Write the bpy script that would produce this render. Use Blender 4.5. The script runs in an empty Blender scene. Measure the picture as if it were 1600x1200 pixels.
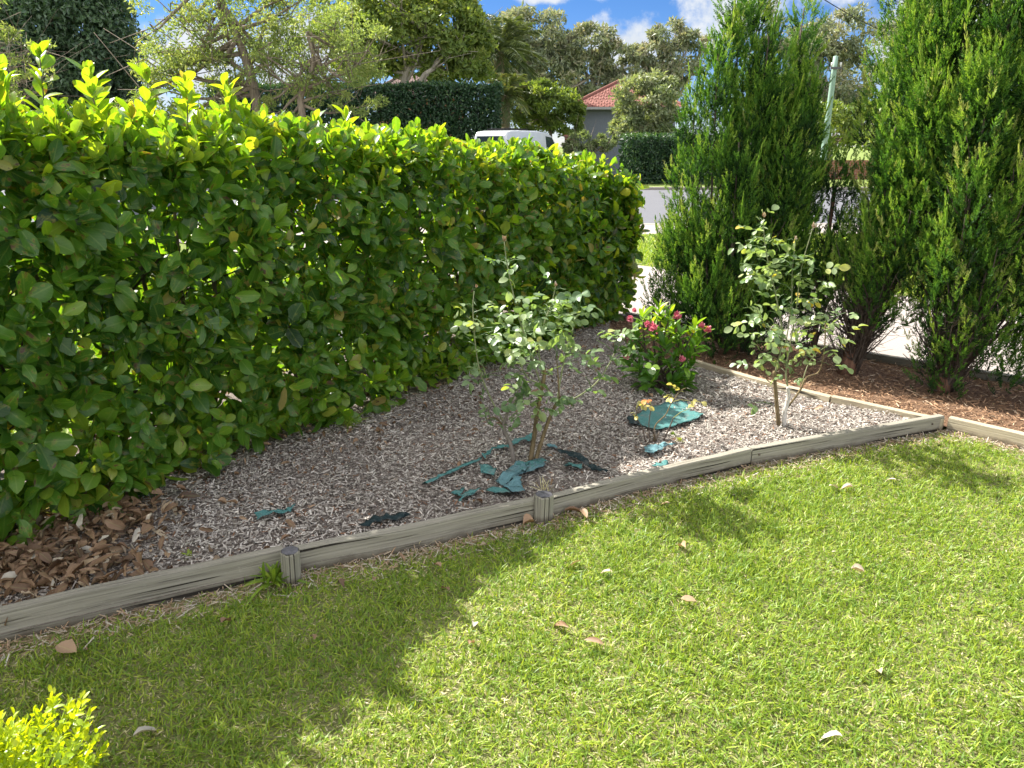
import bpy, bmesh, math, random
import numpy as np
from mathutils import Vector, Matrix
R = math.radians
rng = np.random.default_rng(7)
random.seed(7)
S = bpy.context.scene
COL = S.collection

# ------------------------------------------------------------------ camera
CAM_Z, PITCH, F = 1.6, R(17.9), 1155.0
cam = bpy.data.cameras.new('camera'); camo = bpy.data.objects.new('camera', cam); COL.objects.link(camo)
camo.location = (0, 0, CAM_Z); camo.rotation_euler = (R(90) - PITCH, 0, 0)
cam.sensor_width = 36; cam.lens = 36 * F / 1600; cam.clip_end = 2000; cam.clip_start = 0.05
S.camera = camo
# ------------------------------------------------------------------ sun, sky, exposure
SUN_EL, SUN_AZ = R(43.2), math.atan2(-0.81, 0.58)       # azimuth measured from +Y towards +X
sv = Vector((math.sin(SUN_AZ) * math.cos(SUN_EL), math.cos(SUN_AZ) * math.cos(SUN_EL), math.sin(SUN_EL)))
sl = bpy.data.lights.new('sun', 'SUN'); sl.energy = 5.0; sl.angle = R(0.55); sl.color = (1, .955, .88)
so = bpy.data.objects.new('sun', sl); COL.objects.link(so); so.rotation_euler = sv.to_track_quat('Z', 'Y').to_euler()
so.location = (0, 0, 30)
S.view_settings.view_transform = 'Standard'; S.view_settings.look = 'None'
S.view_settings.exposure = 1.56; S.view_settings.gamma = 1
try: S.view_settings.use_curve_mapping = False
except Exception: pass
S.cycles.max_bounces = 8; S.cycles.diffuse_bounces = 4; S.cycles.transmission_bounces = 6
S.cycles.use_denoising = True

W = bpy.data.worlds.new('World'); S.world = W; W.use_nodes = True
SKYV = .36
def world():
    nt = W.node_tree; N = nt.nodes; L = nt.links; N.clear()
    out = N.new('ShaderNodeOutputWorld'); bg = N.new('ShaderNodeBackground'); bg.inputs[1].default_value = 0.125
    sky = N.new('ShaderNodeTexSky'); sky.sky_type = 'NISHITA'; sky.sun_disc = False
    sky.sun_elevation = SUN_EL; sky.sun_rotation = SUN_AZ
    sky.air_density = .75; sky.dust_density = 0.0; sky.ozone_density = 4
    tc = N.new('ShaderNodeTexCoord'); sep = N.new('ShaderNodeSeparateXYZ'); L.new(tc.outputs['Generated'], sep.inputs[0])
    def M(op, a, b=None, c=None):
        n = N.new('ShaderNodeMath'); n.operation = op
        for i, v in enumerate((a, b, c)):
            if v is None: continue
            if isinstance(v, (int, float)): n.inputs[i].default_value = v
            else: L.new(v, n.inputs[i])
        return n.outputs[0]
    az = M('ARCTAN2', sep.outputs[0], sep.outputs[1]); el = M('ARCSINE', sep.outputs[2])
    no = N.new('ShaderNodeTexNoise'); no.inputs['Scale'].default_value = 16; no.inputs['Detail'].default_value = 8; no.inputs['Roughness'].default_value = .6
    L.new(tc.outputs['Generated'], no.inputs['Vector'])
    no2 = N.new('ShaderNodeTexNoise'); no2.inputs['Scale'].default_value = 3.2; no2.inputs['Detail'].default_value = 9; no2.inputs['Roughness'].default_value = .62
    L.new(tc.outputs['Generated'], no2.inputs['Vector'])
    # banks of cumulus: (azimuth, elevation, half width, half height) in degrees
    clouds = [(6.2, 11.0, 3.8, 1.3), (8.4, 6.6, 4.0, 2.0), (2.2, 9.9, 2.8, .8), (15.5, 9.8, 4.2, 3.6), (-28.5, 9.2, 3.4, 2.8), (-22, 5.0, 5, 3.2),
              (22, 10.5, 4, 2), (-14.5, 6.0, 5.5, 3.6), (29, 6, 8, 4), (-50, 12, 12, 5), (60, 20, 15, 8), (-100, 25, 20, 9), (130, 25, 25, 10), (10, 30, 14, 7), (-30, 40, 18, 8)]
    def group(cl):
        tot = None
        for a, e, wa, we in cl:
            da = M('MULTIPLY', M('SUBTRACT', az, R(a)), 1 / R(wa)); de = M('MULTIPLY', M('SUBTRACT', el, R(e)), 1 / R(we))
            d = M('SUBTRACT', 1.0, M('SQRT', M('ADD', M('MULTIPLY', da, da), M('MULTIPLY', de, de))))
            tot = d if tot is None else M('MAXIMUM', tot, d)
        return tot
    far = group(clouds)
    m = M('ADD', far, M('MULTIPLY', M('SUBTRACT', no.outputs[0], .5), 2.4))
    high = M('MULTIPLY', M('SUBTRACT', el, R(24)), 3.0)            # bright cloud added out of view, above and behind, as fill light
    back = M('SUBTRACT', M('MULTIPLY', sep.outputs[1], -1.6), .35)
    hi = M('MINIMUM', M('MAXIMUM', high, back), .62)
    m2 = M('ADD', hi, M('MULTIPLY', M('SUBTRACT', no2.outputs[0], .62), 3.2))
    def sm(x):
        mr = N.new('ShaderNodeMapRange'); mr.interpolation_type = 'SMOOTHSTEP'; L.new(x, mr.inputs[0]); mr.inputs[1].default_value = .02; mr.inputs[2].default_value = .55; return mr.outputs[0]
    def blend(f, a, b):
        n = N.new('ShaderNodeMix'); n.data_type = 'RGBA'
        for i, v in ((0, f), (6, a), (7, b)):
            if isinstance(v, tuple): n.inputs[i].default_value = v
            else: L.new(v, n.inputs[i])
        return n.outputs[2]
    hs = N.new('ShaderNodeHueSaturation'); hs.inputs['Saturation'].default_value = 1.25; hs.inputs['Value'].default_value = SKYV; L.new(sky.outputs[0], hs.inputs['Color'])
    tn = N.new('ShaderNodeMix'); tn.data_type = 'RGBA'; tn.blend_type = 'MULTIPLY'; tn.inputs[0].default_value = 1; L.new(hs.outputs[0], tn.inputs[6]); tn.inputs[7].default_value = (1.0, .91, 1.04, 1)
    c1 = blend(sm(m), tn.outputs[2], blend(no.outputs[0], (1.5, 1.75, 2.1, 1), (2.9, 2.95, 3.0, 1)))
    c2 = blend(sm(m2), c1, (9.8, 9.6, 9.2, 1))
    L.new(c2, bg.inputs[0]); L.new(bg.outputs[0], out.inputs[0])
world()

# ------------------------------------------------------------------ helpers
CP, SP = math.cos(PITCH), math.sin(PITCH)
def ray(px, py):
    x, u = (px - 800) / F, (600 - py) / F
    return np.array([x, CP + u * SP, -SP + u * CP])
def G(px, py, z=0.0):                 # point of the photograph that lies on the level z
    d = ray(px, py); t = (z - CAM_Z) / d[2]; p = d * t
    return np.array([p[0], p[1], z])
def V(px, py, Y):                     # point of the photograph at the distance Y
    d = ray(px, py); p = d * (Y / d[1]); return np.array([p[0], Y, p[2] + CAM_Z])
def nrm(a): return a / np.maximum(np.linalg.norm(a, axis=-1, keepdims=True), 1e-9)
def rot_about(v, k, a):               # rows of v about unit rows k by a
    c, s = np.cos(a)[:, None], np.sin(a)[:, None]
    return v * c + np.cross(k, v) * s + k * (np.sum(k * v, 1)[:, None]) * (1 - c)
def in_poly(p, poly):
    x, y = p[:, 0], p[:, 1]; ins = np.zeros(len(p), bool); n = len(poly)
    for i in range(n):
        x1, y1 = poly[i][:2]; x2, y2 = poly[(i + 1) % n][:2]
        c = ((y1 > y) != (y2 > y)) & (x < (x2 - x1) * (y - y1) / (y2 - y1 + 1e-12) + x1); ins ^= c
    return ins
def dist_line(p, pts):
    d = np.full(len(p), 1e9)
    for a, b in zip(pts[:-1], pts[1:]):
        a, b = np.array(a[:2]), np.array(b[:2]); ab = b - a
        t = np.clip(((p[:, :2] - a) @ ab) / (ab @ ab), 0, 1)
        d = np.minimum(d, np.linalg.norm(p[:, :2] - a - t[:, None] * ab, axis=1))
    return d
def sin_noise(p, sc, seed=0):         # smooth pseudo noise in -1..1
    q = p[:, :2] * sc; o = 0
    r = np.random.default_rng(seed)
    for k in range(6):
        a, b, c = r.normal(size=3); f = 1 + k * .6
        o = o + np.sin(f * (a * q[:, 0] + b * q[:, 1]) + c * 9) / (1 + k * .3)
    return o / 3.2

def tag(o, label=None, cat=None, group=None, kind=None):
    if label: o['label'] = label
    if cat: o['category'] = cat
    if group: o['group'] = group
    if kind: o['kind'] = kind
    return o
def empty(name, loc=(0, 0, 0), label=None, cat=None, group=None):
    o = bpy.data.objects.new(name, None); COL.objects.link(o); o.location = tuple(float(v) for v in loc); o.empty_display_size = .1
    return tag(o, label, cat, group)
class MB:
    def __init__(s): s.v = []; s.f3 = []; s.f4 = []; s.t = []; s.uv = []; s.n = 0
    def add(s, v, f3=None, f4=None, tint=None, uv=None):
        v = np.asarray(v, float)
        if f3 is not None and len(f3): s.f3.append(np.asarray(f3, int) + s.n)
        if f4 is not None and len(f4): s.f4.append(np.asarray(f4, int) + s.n)
        s.v.append(v); n = len(v)
        s.t.append(np.full(n, .5) if tint is None else np.broadcast_to(tint, n)); s.uv.append(np.zeros((n, 2)) if uv is None else uv)
        s.n += n; return s
    def tube(s, pts, rad, k=6, tint=.5, cap=True):
        pts = np.asarray(pts, float); m = len(pts); rad = np.broadcast_to(rad, m)
        d = np.gradient(pts, axis=0); d = nrm(d); ref = np.array([.13, .21, 1.0]) if abs(d[0][2]) < .9 else np.array([1.0, .2, .1])
        u = nrm(np.cross(d, ref)); w = np.cross(d, u); a = np.arange(k) * 2 * math.pi / k
        v = (pts[:, None] + rad[:, None, None] * (np.cos(a)[None, :, None] * u[:, None] + np.sin(a)[None, :, None] * w[:, None])).reshape(-1, 3)
        i, j = np.meshgrid(np.arange(m - 1), np.arange(k), indexing='ij'); i, j = i.ravel(), j.ravel(); j2 = (j + 1) % k
        f4 = np.stack([i * k + j, i * k + j2, (i + 1) * k + j2, (i + 1) * k + j], 1); f3 = None
        if cap:
            v = np.vstack([v, pts[-1:] + d[-1:] * rad[-1] * .3, pts[:1]]); e = (m - 1) * k; jj = np.arange(k)
            f3 = np.concatenate([np.stack([e + jj, e + (jj + 1) % k, np.full(k, m * k)], 1), np.stack([(jj + 1) % k, jj, np.full(k, m * k + 1)], 1)])
        return s.add(v, f3, f4, tint)
    def box(s, c, size, rz=0.0, tint=.5):
        x, y, z = [q / 2 for q in size]
        v = np.array([[a, b, cc] for a in (-x, x) for b in (-y, y) for cc in (-z, z)])
        cr, sr = math.cos(rz), math.sin(rz); v = np.stack([v[:, 0] * cr - v[:, 1] * sr, v[:, 0] * sr + v[:, 1] * cr, v[:, 2]], 1) + np.asarray(c, float)
        return s.add(v, None, [[0, 1, 3, 2], [4, 6, 7, 5], [0, 4, 5, 1], [2, 3, 7, 6], [0, 2, 6, 4], [1, 5, 7, 3]], tint)
    def build(s, name, mat, parent=None, smooth=False, loc=None, bevel=0):
        v = np.concatenate(s.v) if s.v else np.zeros((0, 3))
        if loc is not None: v = v - np.asarray(loc, float)
        elif parent is not None: v = v - np.array(parent.location)
        f3 = np.concatenate(s.f3) if s.f3 else np.zeros((0, 3), int); f4 = np.concatenate(s.f4) if s.f4 else np.zeros((0, 4), int)
        me = bpy.data.meshes.new(name); me.vertices.add(len(v)); me.vertices.foreach_set('co', v.astype(np.float32).ravel())
        me.loops.add(f3.size + f4.size); me.loops.foreach_set('vertex_index', np.concatenate([f3.ravel(), f4.ravel()]).astype(np.int32))
        me.polygons.add(len(f3) + len(f4))
        me.polygons.foreach_set('loop_start', np.concatenate([np.arange(len(f3)) * 3, f3.size + np.arange(len(f4)) * 4]).astype(np.int32))
        me.update(calc_edges=True); me.validate()
        a = me.attributes.new('tint', 'FLOAT', 'POINT'); a.data.foreach_set('value', np.concatenate(s.t).astype(np.float32))
        a = me.attributes.new('luv', 'FLOAT2', 'POINT'); a.data.foreach_set('vector', np.concatenate(s.uv).astype(np.float32).ravel())
        me.polygons.foreach_set('use_smooth', np.full(len(me.polygons), smooth)); me.materials.append(mat)
        o = bpy.data.objects.new(name, me); COL.objects.link(o)
        if parent is not None: o.parent = parent
        elif loc is not None: o.location = tuple(float(q) for q in loc)
        if bevel:
            b = o.modifiers.new('bevel', 'BEVEL'); b.width = bevel; b.segments = 2; b.limit_method = 'ANGLE'
        return o

# leaf templates: x across (-1..1), y along (0..1), z fold weight, faces
T_HI = (np.array([[0, 0], [0, .14], [0, .34], [0, .56], [0, .78], [0, .93], [0, 1]] + [[-w, y] for w, y in ((.22, .12), (.42, .32), (.5, .56), (.42, .78), (.22, .93))] + [[w, y] for w, y in ((.22, .12), (.42, .32), (.5, .56), (.42, .78), (.22, .93))]),
        [[0, 1, 7], [6, 11, 5], [0, 12, 1], [6, 5, 16]], [[i, i + 1, i + 7, i + 6] for i in range(1, 5)] + [[i + 11, i + 12, i + 1, i] for i in range(1, 5)])
T_MID = (np.array([[0, 0], [0, .5], [0, 1], [-.42, .3], [-.4, .7], [.42, .3], [.4, .7]]), [[0, 1, 3], [2, 4, 1], [0, 5, 1], [2, 1, 6]], [])
T_MID = (T_MID[0], [[0, 1, 3], [1, 4, 3], [1, 2, 4], [0, 5, 1], [1, 5, 6], [1, 6, 2]], [])
T_LO = (np.array([[0, 0], [-.5, .45], [0, 1], [.5, .45]]), [[0, 2, 1], [0, 3, 2]], [])
def leaves(mb, pos, axis, up, L, Wd, tint, T=T_HI, fold=.25, curl=.25, jag=0.0):
    n = len(pos); axis = nrm(axis); side = nrm(np.cross(axis, up)); nn = np.cross(side, axis)
    L = np.broadcast_to(L, n); Wd = np.broadcast_to(Wd, n); tint = np.broadcast_to(tint, n)
    fold = fold * rng.uniform(.3, 1.6, n); curl = curl * rng.uniform(-.4, 1.8, n); tw = rng.normal(0, .15, n)
    t = T[0]; m = len(t); x, y = t[:, 0], t[:, 1]
    X = x[None] * Wd[:, None]; Y = y[None] * L[:, None]
    Z = np.abs(x)[None] * Wd[:, None] * fold[:, None] * 1.2 - (y ** 2)[None] * L[:, None] * curl[:, None] + x[None] * y[None] * Wd[:, None] * tw[:, None] * 2
    if jag: Z = Z + rng.normal(0, jag, Z.shape) * L[:, None]; X = X * rng.uniform(.8, 1.2, X.shape)
    v = pos[:, None] + X[..., None] * side[:, None] + Y[..., None] * axis[:, None] + Z[..., None] * nn[:, None]
    off = (np.arange(n) * m)[:, None, None]
    f3 = (np.array(T[1])[None] + off).reshape(-1, 3) if len(T[1]) else None
    f4 = (np.array(T[2])[None] + off).reshape(-1, 4) if len(T[2]) else None
    uv = np.tile(t, (n, 1)); mb.add(v.reshape(-1, 3), f3, f4, np.repeat(tint, m), uv)
def rosettes(P, g, k, spacing, a0, a1, droop, jitter=.25):
    """k leaves round each shoot P with direction g -> pos, axis, up, order"""
    n = len(P); g = nrm(g); ref = nrm(np.cross(g, rng.normal(size=(n, 3)))); pos, ax, up, od = [], [], [], []
    for i in range(k):
        r = rot_about(ref, g, np.full(n, i * 1.62 + (i // 2) * .35) + rng.normal(0, .3, n)); f = i / max(k - 1, 1)
        a = a0 + (a1 - a0) * f + rng.normal(0, .15, n)
        ax_ = g * np.cos(a)[:, None] + r * np.sin(a)[:, None] + rng.normal(0, jitter, (n, 3)) * .5; ax_[:, 2] -= droop * (1 - f)
        ax_ = nrm(ax_); pos.append(P + g * (spacing * i)); ax.append(ax_); up.append(g + rng.normal(0, jitter, (n, 3))); od.append(np.full(n, f))
    return np.concatenate(pos), np.concatenate(ax), np.concatenate(up), np.concatenate(od)

# ------------------------------------------------------------------ materials
class NT:
    def __init__(s, name):
        s.m = bpy.data.materials.new(name); s.m.use_nodes = True; s.t = s.m.node_tree; s.N = s.t.nodes; s.L = s.t.links; s.N.clear()
        s.out = s.N.new('ShaderNodeOutputMaterial'); s.p = s.N.new('ShaderNodeBsdfPrincipled'); s.L.new(s.p.outputs[0], s.out.inputs[0])
    def set(s, i, v):
        if hasattr(v, 'node') or isinstance(v, bpy.types.NodeSocket): s.L.new(v, i)
        elif isinstance(v, (tuple, list)): i.default_value = (*v, 1) if len(v) == 3 and i.type == 'RGBA' else v
        else: i.default_value = v
    def attr(s, n, o='Fac'):
        a = s.N.new('ShaderNodeAttribute'); a.attribute_name = n; return a.outputs[o]
    def coord(s, o='Object'): return s.N.new('ShaderNodeTexCoord').outputs[o]
    def map(s, vec, sc=(1, 1, 1), rot=(0, 0, 0)):
        n = s.N.new('ShaderNodeMapping'); s.L.new(vec, n.inputs[0]); n.inputs['Scale'].default_value = sc; n.inputs['Rotation'].default_value = rot; return n.outputs[0]
    def noise(s, sc, det=4, rough=.55, vec=None, out=0, dist=0):
        n = s.N.new('ShaderNodeTexNoise'); n.inputs['Scale'].default_value = sc; n.inputs['Detail'].default_value = det; n.inputs['Roughness'].default_value = rough; n.inputs['Distortion'].default_value = dist
        s.L.new(vec if vec is not None else s.coord(), n.inputs['Vector']); return n.outputs[out]
    def ramp(s, fac, stops, interp='LINEAR'):
        n = s.N.new('ShaderNodeValToRGB'); s.L.new(fac, n.inputs[0]); cr = n.color_ramp; cr.interpolation = interp
        while len(cr.elements) < len(stops): cr.elements.new(.5)
        for e, (p, c) in zip(cr.elements, stops): e.position = p; e.color = (*c, 1) if len(c) == 3 else c
        return n.outputs[0]
    def math(s, op, a, b=0.0, clamp=False):
        n = s.N.new('ShaderNodeMath'); n.operation = op; n.use_clamp = clamp; s.set(n.inputs[0], a); s.set(n.inputs[1], b); return n.outputs[0]
    def mix(s, f, a, b, mode='MIX'):
        n = s.N.new('ShaderNodeMix'); n.data_type = 'RGBA'; n.blend_type = mode; s.set(n.inputs[0], f); s.set(n.inputs[6], a); s.set(n.inputs[7], b); return n.outputs[2]
    def bump(s, h, st=.3, d=.02):
        n = s.N.new('ShaderNodeBump'); n.inputs['Strength'].default_value = st; n.inputs['Distance'].default_value = d; s.set(n.inputs['Height'], h); s.L.new(n.outputs[0], s.p.inputs['Normal']); return n.outputs[0]
    def base(s, c, rough=.7, spec=.5, metal=0):
        s.set(s.p.inputs['Base Color'], c); s.set(s.p.inputs['Roughness'], rough); s.set(s.p.inputs['Specular IOR Level'], spec); s.p.inputs['Metallic'].default_value = metal; return s
def g3(a): return (a, a, a)
def leaf_mat(name, stops, tmul=(2.2, 1.9, .5), tw=.4, rough=.42, spec=.5, vein=.25, spots=0.0, spotcol=(.16, .07, .025)):
    n = NT(name); ti = n.attr('tint'); c = n.ramp(ti, stops); luv = n.attr('luv', 'Vector')
    if vein:
        sx = n.N.new('ShaderNodeSeparateXYZ'); n.L.new(luv, sx.inputs[0]); ax = n.math('ABSOLUTE', sx.outputs[0])
        mid = n.math('SUBTRACT', 1.0, n.math('MULTIPLY', ax, 16.0), True)
        w = n.math('SINE', n.math('ADD', n.math('MULTIPLY', sx.outputs[1], 46.0), n.math('MULTIPLY', ax, -30.0)))
        mid = n.math('MAXIMUM', n.math('MULTIPLY', mid, vein), n.math('MULTIPLY', w, vein * .15))
        c = n.mix(mid, c, n.mix(.55, c, (.45, .55, .2)))
    nz = n.noise(28, 2); c = n.mix(n.math('MULTIPLY', nz, .5), c, n.mix(1, c, (.55, .62, .5), 'MULTIPLY'))
    if spots:
        sc = n.N.new('ShaderNodeVectorMath'); sc.operation = 'ADD'; n.L.new(luv, sc.inputs[0])
        cx = n.N.new('ShaderNodeCombineXYZ'); n.L.new(n.math('MULTIPLY', ti, 371.0), cx.inputs[2]); n.L.new(n.math('MULTIPLY', ti, 97.0), cx.inputs[1]); n.L.new(cx.outputs[0], sc.inputs[1])
        sn = n.noise(2.3, 3, .6, sc.outputs[0]); mk = n.math('MULTIPLY', n.math('SUBTRACT', sn, .66 - spots), 14.0, True)
        halo = n.math('MULTIPLY', n.math('SUBTRACT', sn, .60 - spots), 6.0, True)
        c = n.mix(halo, c, n.mix(.6, c, (.42, .40, .05))); c = n.mix(mk, c, spotcol)
    n.base(c, rough, spec)
    tr = n.N.new('ShaderNodeBsdfTranslucent'); n.set(tr.inputs[0], n.mix(1, c, tmul, 'MULTIPLY'))
    ms = n.N.new('ShaderNodeMixShader'); ms.inputs[0].default_value = tw; n.L.new(n.p.outputs[0], ms.inputs[1]); n.L.new(tr.outputs[0], ms.inputs[2]); n.L.new(ms.outputs[0], n.out.inputs[0])
    return n.m
M = {}
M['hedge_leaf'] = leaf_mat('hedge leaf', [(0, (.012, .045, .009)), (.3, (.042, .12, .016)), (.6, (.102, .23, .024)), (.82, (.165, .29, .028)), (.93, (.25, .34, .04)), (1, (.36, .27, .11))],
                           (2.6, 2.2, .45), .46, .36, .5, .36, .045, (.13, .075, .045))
M['box_leaf'] = leaf_mat('box leaf', [(0, (.16, .27, .015)), (.5, (.32, .44, .02)), (1, (.52, .58, .03))], (2.0, 1.7, .3), .45, .35, .5, .15)
M['rose_leaf'] = leaf_mat('rose leaf', [(0, (.06, .13, .055)), (.5, (.16, .24, .11)), (.85, (.30, .37, .18)), (.93, (.44, .45, .12)), (1, (.6, .40, .05))], (1.6, 1.7, .6), .35, .38, .6, .3)
M['rose_small'] = leaf_mat('ailing rose leaf', [(0, (.28, .30, .10)), (.5, (.50, .44, .17)), (.8, (.45, .38, .06)), (1, (.55, .18, .06))], (1.6, 1.5, .6), .35, .45, .5, .2)
M['bush_leaf'] = leaf_mat('bush leaf', [(0, (.03, .09, .012)), (.5, (.07, .19, .02)), (.9, (.22, .36, .03)), (1, (.45, .38, .05))], (2.3, 2.0, .5), .4, .32, .5, .4)
M['petal'] = leaf_mat('petal', [(0, (.70, .12, .22)), (1, (.88, .38, .46))], (1.2, 1.0, 1.0), .3, .6, .3, 0)
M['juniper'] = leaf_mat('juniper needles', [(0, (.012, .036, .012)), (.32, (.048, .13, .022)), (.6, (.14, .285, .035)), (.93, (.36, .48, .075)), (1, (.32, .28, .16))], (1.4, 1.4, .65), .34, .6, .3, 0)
M['fig'] = leaf_mat('dark tree leaf', [(0, (.045, .085, .05)), (1, (.14, .215, .12))], (1.5, 1.7, .6), .3, .35, .6, 0)
M['jac'] = leaf_mat('feathery leaf', [(0, (.14, .21, .07)), (.6, (.26, .33, .12)), (1, (.38, .41, .19))], (1.7, 1.6, .6), .42, .5, .4, 0)  # feathery, gum and green tree leaves lightened to paint in distant haze
M['gum'] = leaf_mat('gum leaf', [(0, (.17, .205, .145)), (.6, (.28, .305, .205)), (1, (.41, .36, .26))], (1.3, 1.3, .7), .3, .5, .4, 0)
M['lime'] = leaf_mat('green tree leaf', [(0, (.095, .155, .045)), (.6, (.20, .265, .065)), (1, (.31, .34, .11))], (1.8, 1.7, .5), .38, .45, .4, 0)
M['shrub'] = leaf_mat('pale shrub leaf', [(0, (.13, .175, .085)), (.6, (.24, .285, .155)), (1, (.38, .39, .26))], (1.5, 1.5, .6), .35, .45, .4, 0)
M['darkhedge'] = leaf_mat('dark hedge leaf', [(0, (.02, .05, .026)), (.7, (.05, .11, .05)), (1, (.12, .20, .06))], (1.5, 1.6, .6), .25, .4, .5, 0)
M['palm'] = leaf_mat('palm leaflet', [(0, (.05, .08, .03)), (.6, (.12, .16, .06)), (1, (.35, .25, .10))], (1.5, 1.4, .5), .25, .45, .5, 0)
M['grass'] = leaf_mat('grass blade', [(0, (.11, .21, .03)), (.35, (.25, .36, .04)), (.66, (.44, .50, .06)), (.8, (.56, .56, .14)), (.88, (.66, .58, .33)), (1, (.76, .68, .48))], (1.35, 1.3, .7), .42, .45, .4, 0)
M['dry'] = leaf_mat('dead leaf', [(0, (.07, .04, .026)), (.3, (.18, .10, .058)), (.6, (.36, .225, .14)), (.82, (.46, .35, .25)), (1, (.56, .50, .43))], (1.3, 1.0, .7), .15, .6, .4, .35)
def bark(name, a, b, sc=18, st=.7):
    n = NT(name); v = n.map(n.coord(), (1, 1, .18)); z = n.noise(sc, 6, .65, v); n.base(n.ramp(z, [(.3, a), (.65, b)]), .9, .2); n.bump(z, st, .01); return n.m
M['bark'] = bark('grey bark', (.09, .07, .055), (.27, .22, .17))
M['redbark'] = bark('reddish juniper bark', (.06, .03, .02), (.24, .13, .085), 26)
M['gumbark'] = bark('pale gum bark', (.22, .19, .15), (.46, .41, .34), 6)
M['cane'] = bark('rose cane', (.07, .05, .025), (.22, .165, .09), 60)
M['greycane'] = bark('grey rose stem', (.12, .10, .085), (.27, .235, .20), 50)
M['greencane'] = bark('green rose cane', (.12, .15, .07), (.26, .27, .15), 60, .3)
M['whitecane'] = bark('pale painted stem', (.38, .35, .31), (.60, .57, .52), 60, .4)
M['darktwig'] = bark('dark twig', (.04, .03, .025), (.13, .10, .08), 50)
def wood(name, a, b, c):
    n = NT(name); v = n.map(n.attr('luv', 'Vector'), (1.5, 60, 1)); z = n.noise(1.2, 8, .7, v, dist=.4); v2 = n.noise(2.5, 3, .5)
    col = n.ramp(z, [(.25, a), (.5, b), (.8, c)]); col = n.mix(n.math('MULTIPLY', v2, .6), col, n.mix(1, col, (.62, .66, .55), 'MULTIPLY'))
    kn = n.math('MULTIPLY', n.math('SUBTRACT', n.noise(9, 2, .4), .72), 20.0, True); col = n.mix(kn, col, (.08, .06, .04))
    so_ = n.N.new('ShaderNodeSeparateXYZ'); n.L.new(n.coord(), so_.inputs[0])
    fn = n.noise(7, 5, .7); st_ = n.math('MULTIPLY', n.math('SUBTRACT', n.math('ADD', n.math('MULTIPLY', fn, .075), -.002), so_.outputs[2]), 40.0, True); col = n.mix(n.math('MULTIPLY', st_, .75), col, (.09, .07, .05))   # soil splashed up from the ground
    cr_ = n.noise(1.0, 3, .5, n.map(n.attr('luv', 'Vector'), (.9, 34, 1)), dist=.3); ck = n.math('MULTIPLY', n.math('SUBTRACT', .40, cr_), 40.0, True); col = n.mix(ck, col, (.03, .025, .02))
    fl = n.noise(55, 4, .7); col = n.mix(n.math('MULTIPLY', n.math('SUBTRACT', fl, .60), 4.0, True), col, n.mix(.5, col, (.45, .43, .38)))
    n.base(col, .88, .2); n.bump(n.math('SUBTRACT', z, ck), .9, .004); return n.m
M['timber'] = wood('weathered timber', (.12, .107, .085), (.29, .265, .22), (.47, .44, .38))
M['timber_pale'] = wood('pale timber', (.26, .21, .15), (.44, .37, .27), (.60, .52, .41))  # lighter, warmer version of the weathered timber
n = NT('weathered end grain'); z = n.noise(40, 5, .6); n.base(n.ramp(z, [(.3, (.06, .06, .065)), (.7, (.15, .145, .155))]), .9, .2); n.bump(z, .5, .004); M['endgrain'] = n.m
n = NT('soil and chips'); z = n.noise(70, 6, .75); z2 = n.noise(3, 3); n.base(n.mix(n.math('MULTIPLY', z2, .5), n.ramp(z, [(.3, (.09, .072, .06)), (.5, (.26, .22, .195)), (.7, (.48, .42, .385))]), (.16, .12, .095)), .95, .1); n.bump(z, 1, .02); M['bed'] = n.m
n = NT('bark soil'); z = n.noise(80, 6, .75); n.base(n.ramp(z, [(.3, (.06, .038, .025)), (.55, (.24, .145, .09)), (.75, (.42, .29, .20))]), .95, .1); n.bump(z, 1, .02); M['barkbed'] = n.m
n = NT('lawn thatch'); z = n.noise(90, 6, .75); z2 = n.noise(2.2, 4); n.base(n.mix(z2, n.ramp(z, [(.3, (.10, .09, .045)), (.5, (.32, .29, .15)), (.72, (.58, .50, .32))]), n.ramp(z, [(.3, (.09, .12, .03)), (.7, (.34, .38, .12))])), .95, .1); n.bump(z, 1, .02); M['thatch'] = n.m
n = NT('far grass'); z = n.noise(12, 8, .8); z2 = n.noise(.35, 4); n.base(n.mix(z2, n.ramp(z, [(.3, (.09, .15, .03)), (.7, (.25, .33, .08))]), n.ramp(z, [(.3, (.10, .13, .03)), (.7, (.24, .26, .10))])), .95, .1); n.bump(z, 1, .05); M['farg'] = n.m
def conc(name, a, b):
    n = NT(name); z = n.noise(60, 8, .75); z2 = n.noise(1.1, 5, .6); n.base(n.mix(n.math('MULTIPLY', z2, .6), n.ramp(z, [(.3, a), (.7, b)]), a), .9, .25); n.bump(z, .4, .004); return n.m
M['conc'] = conc('pale concrete', (.27, .235, .21), (.40, .355, .32))
M['kerb'] = conc('kerb concrete', (.23, .20, .175), (.34, .31, .27))
M['road'] = conc('sun bleached asphalt', (.095, .097, .108), (.17, .172, .185))
def cloth(name, a, b):
    n = NT(name); w = n.noise(130, 3, .6, n.map(n.coord(), (1, 8, 1))); d = n.noise(16, 6, .75); dm = n.math('MULTIPLY', n.math('SUBTRACT', d, .5), 5.0, True); wv = n.math('MULTIPLY', n.math('SINE', n.math('MULTIPLY', n.N[-1].outputs[0] if 0 else w, 60.0)), .15)
    n.base(n.mix(n.math('MULTIPLY', dm, .6), n.ramp(w, [(.3, a), (.7, b)]), (.20, .19, .175)), .85, .2); n.bump(w, .9, .004); return n.m
M['teal'] = cloth('faded teal weed cloth', (.045, .155, .15), (.12, .28, .265))
M['tealgrey'] = cloth('grey teal weed cloth', (.08, .18, .20), (.17, .31, .34))
M['blackcloth'] = cloth('dark weed cloth', (.01, .02, .022), (.03, .055, .06))
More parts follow.
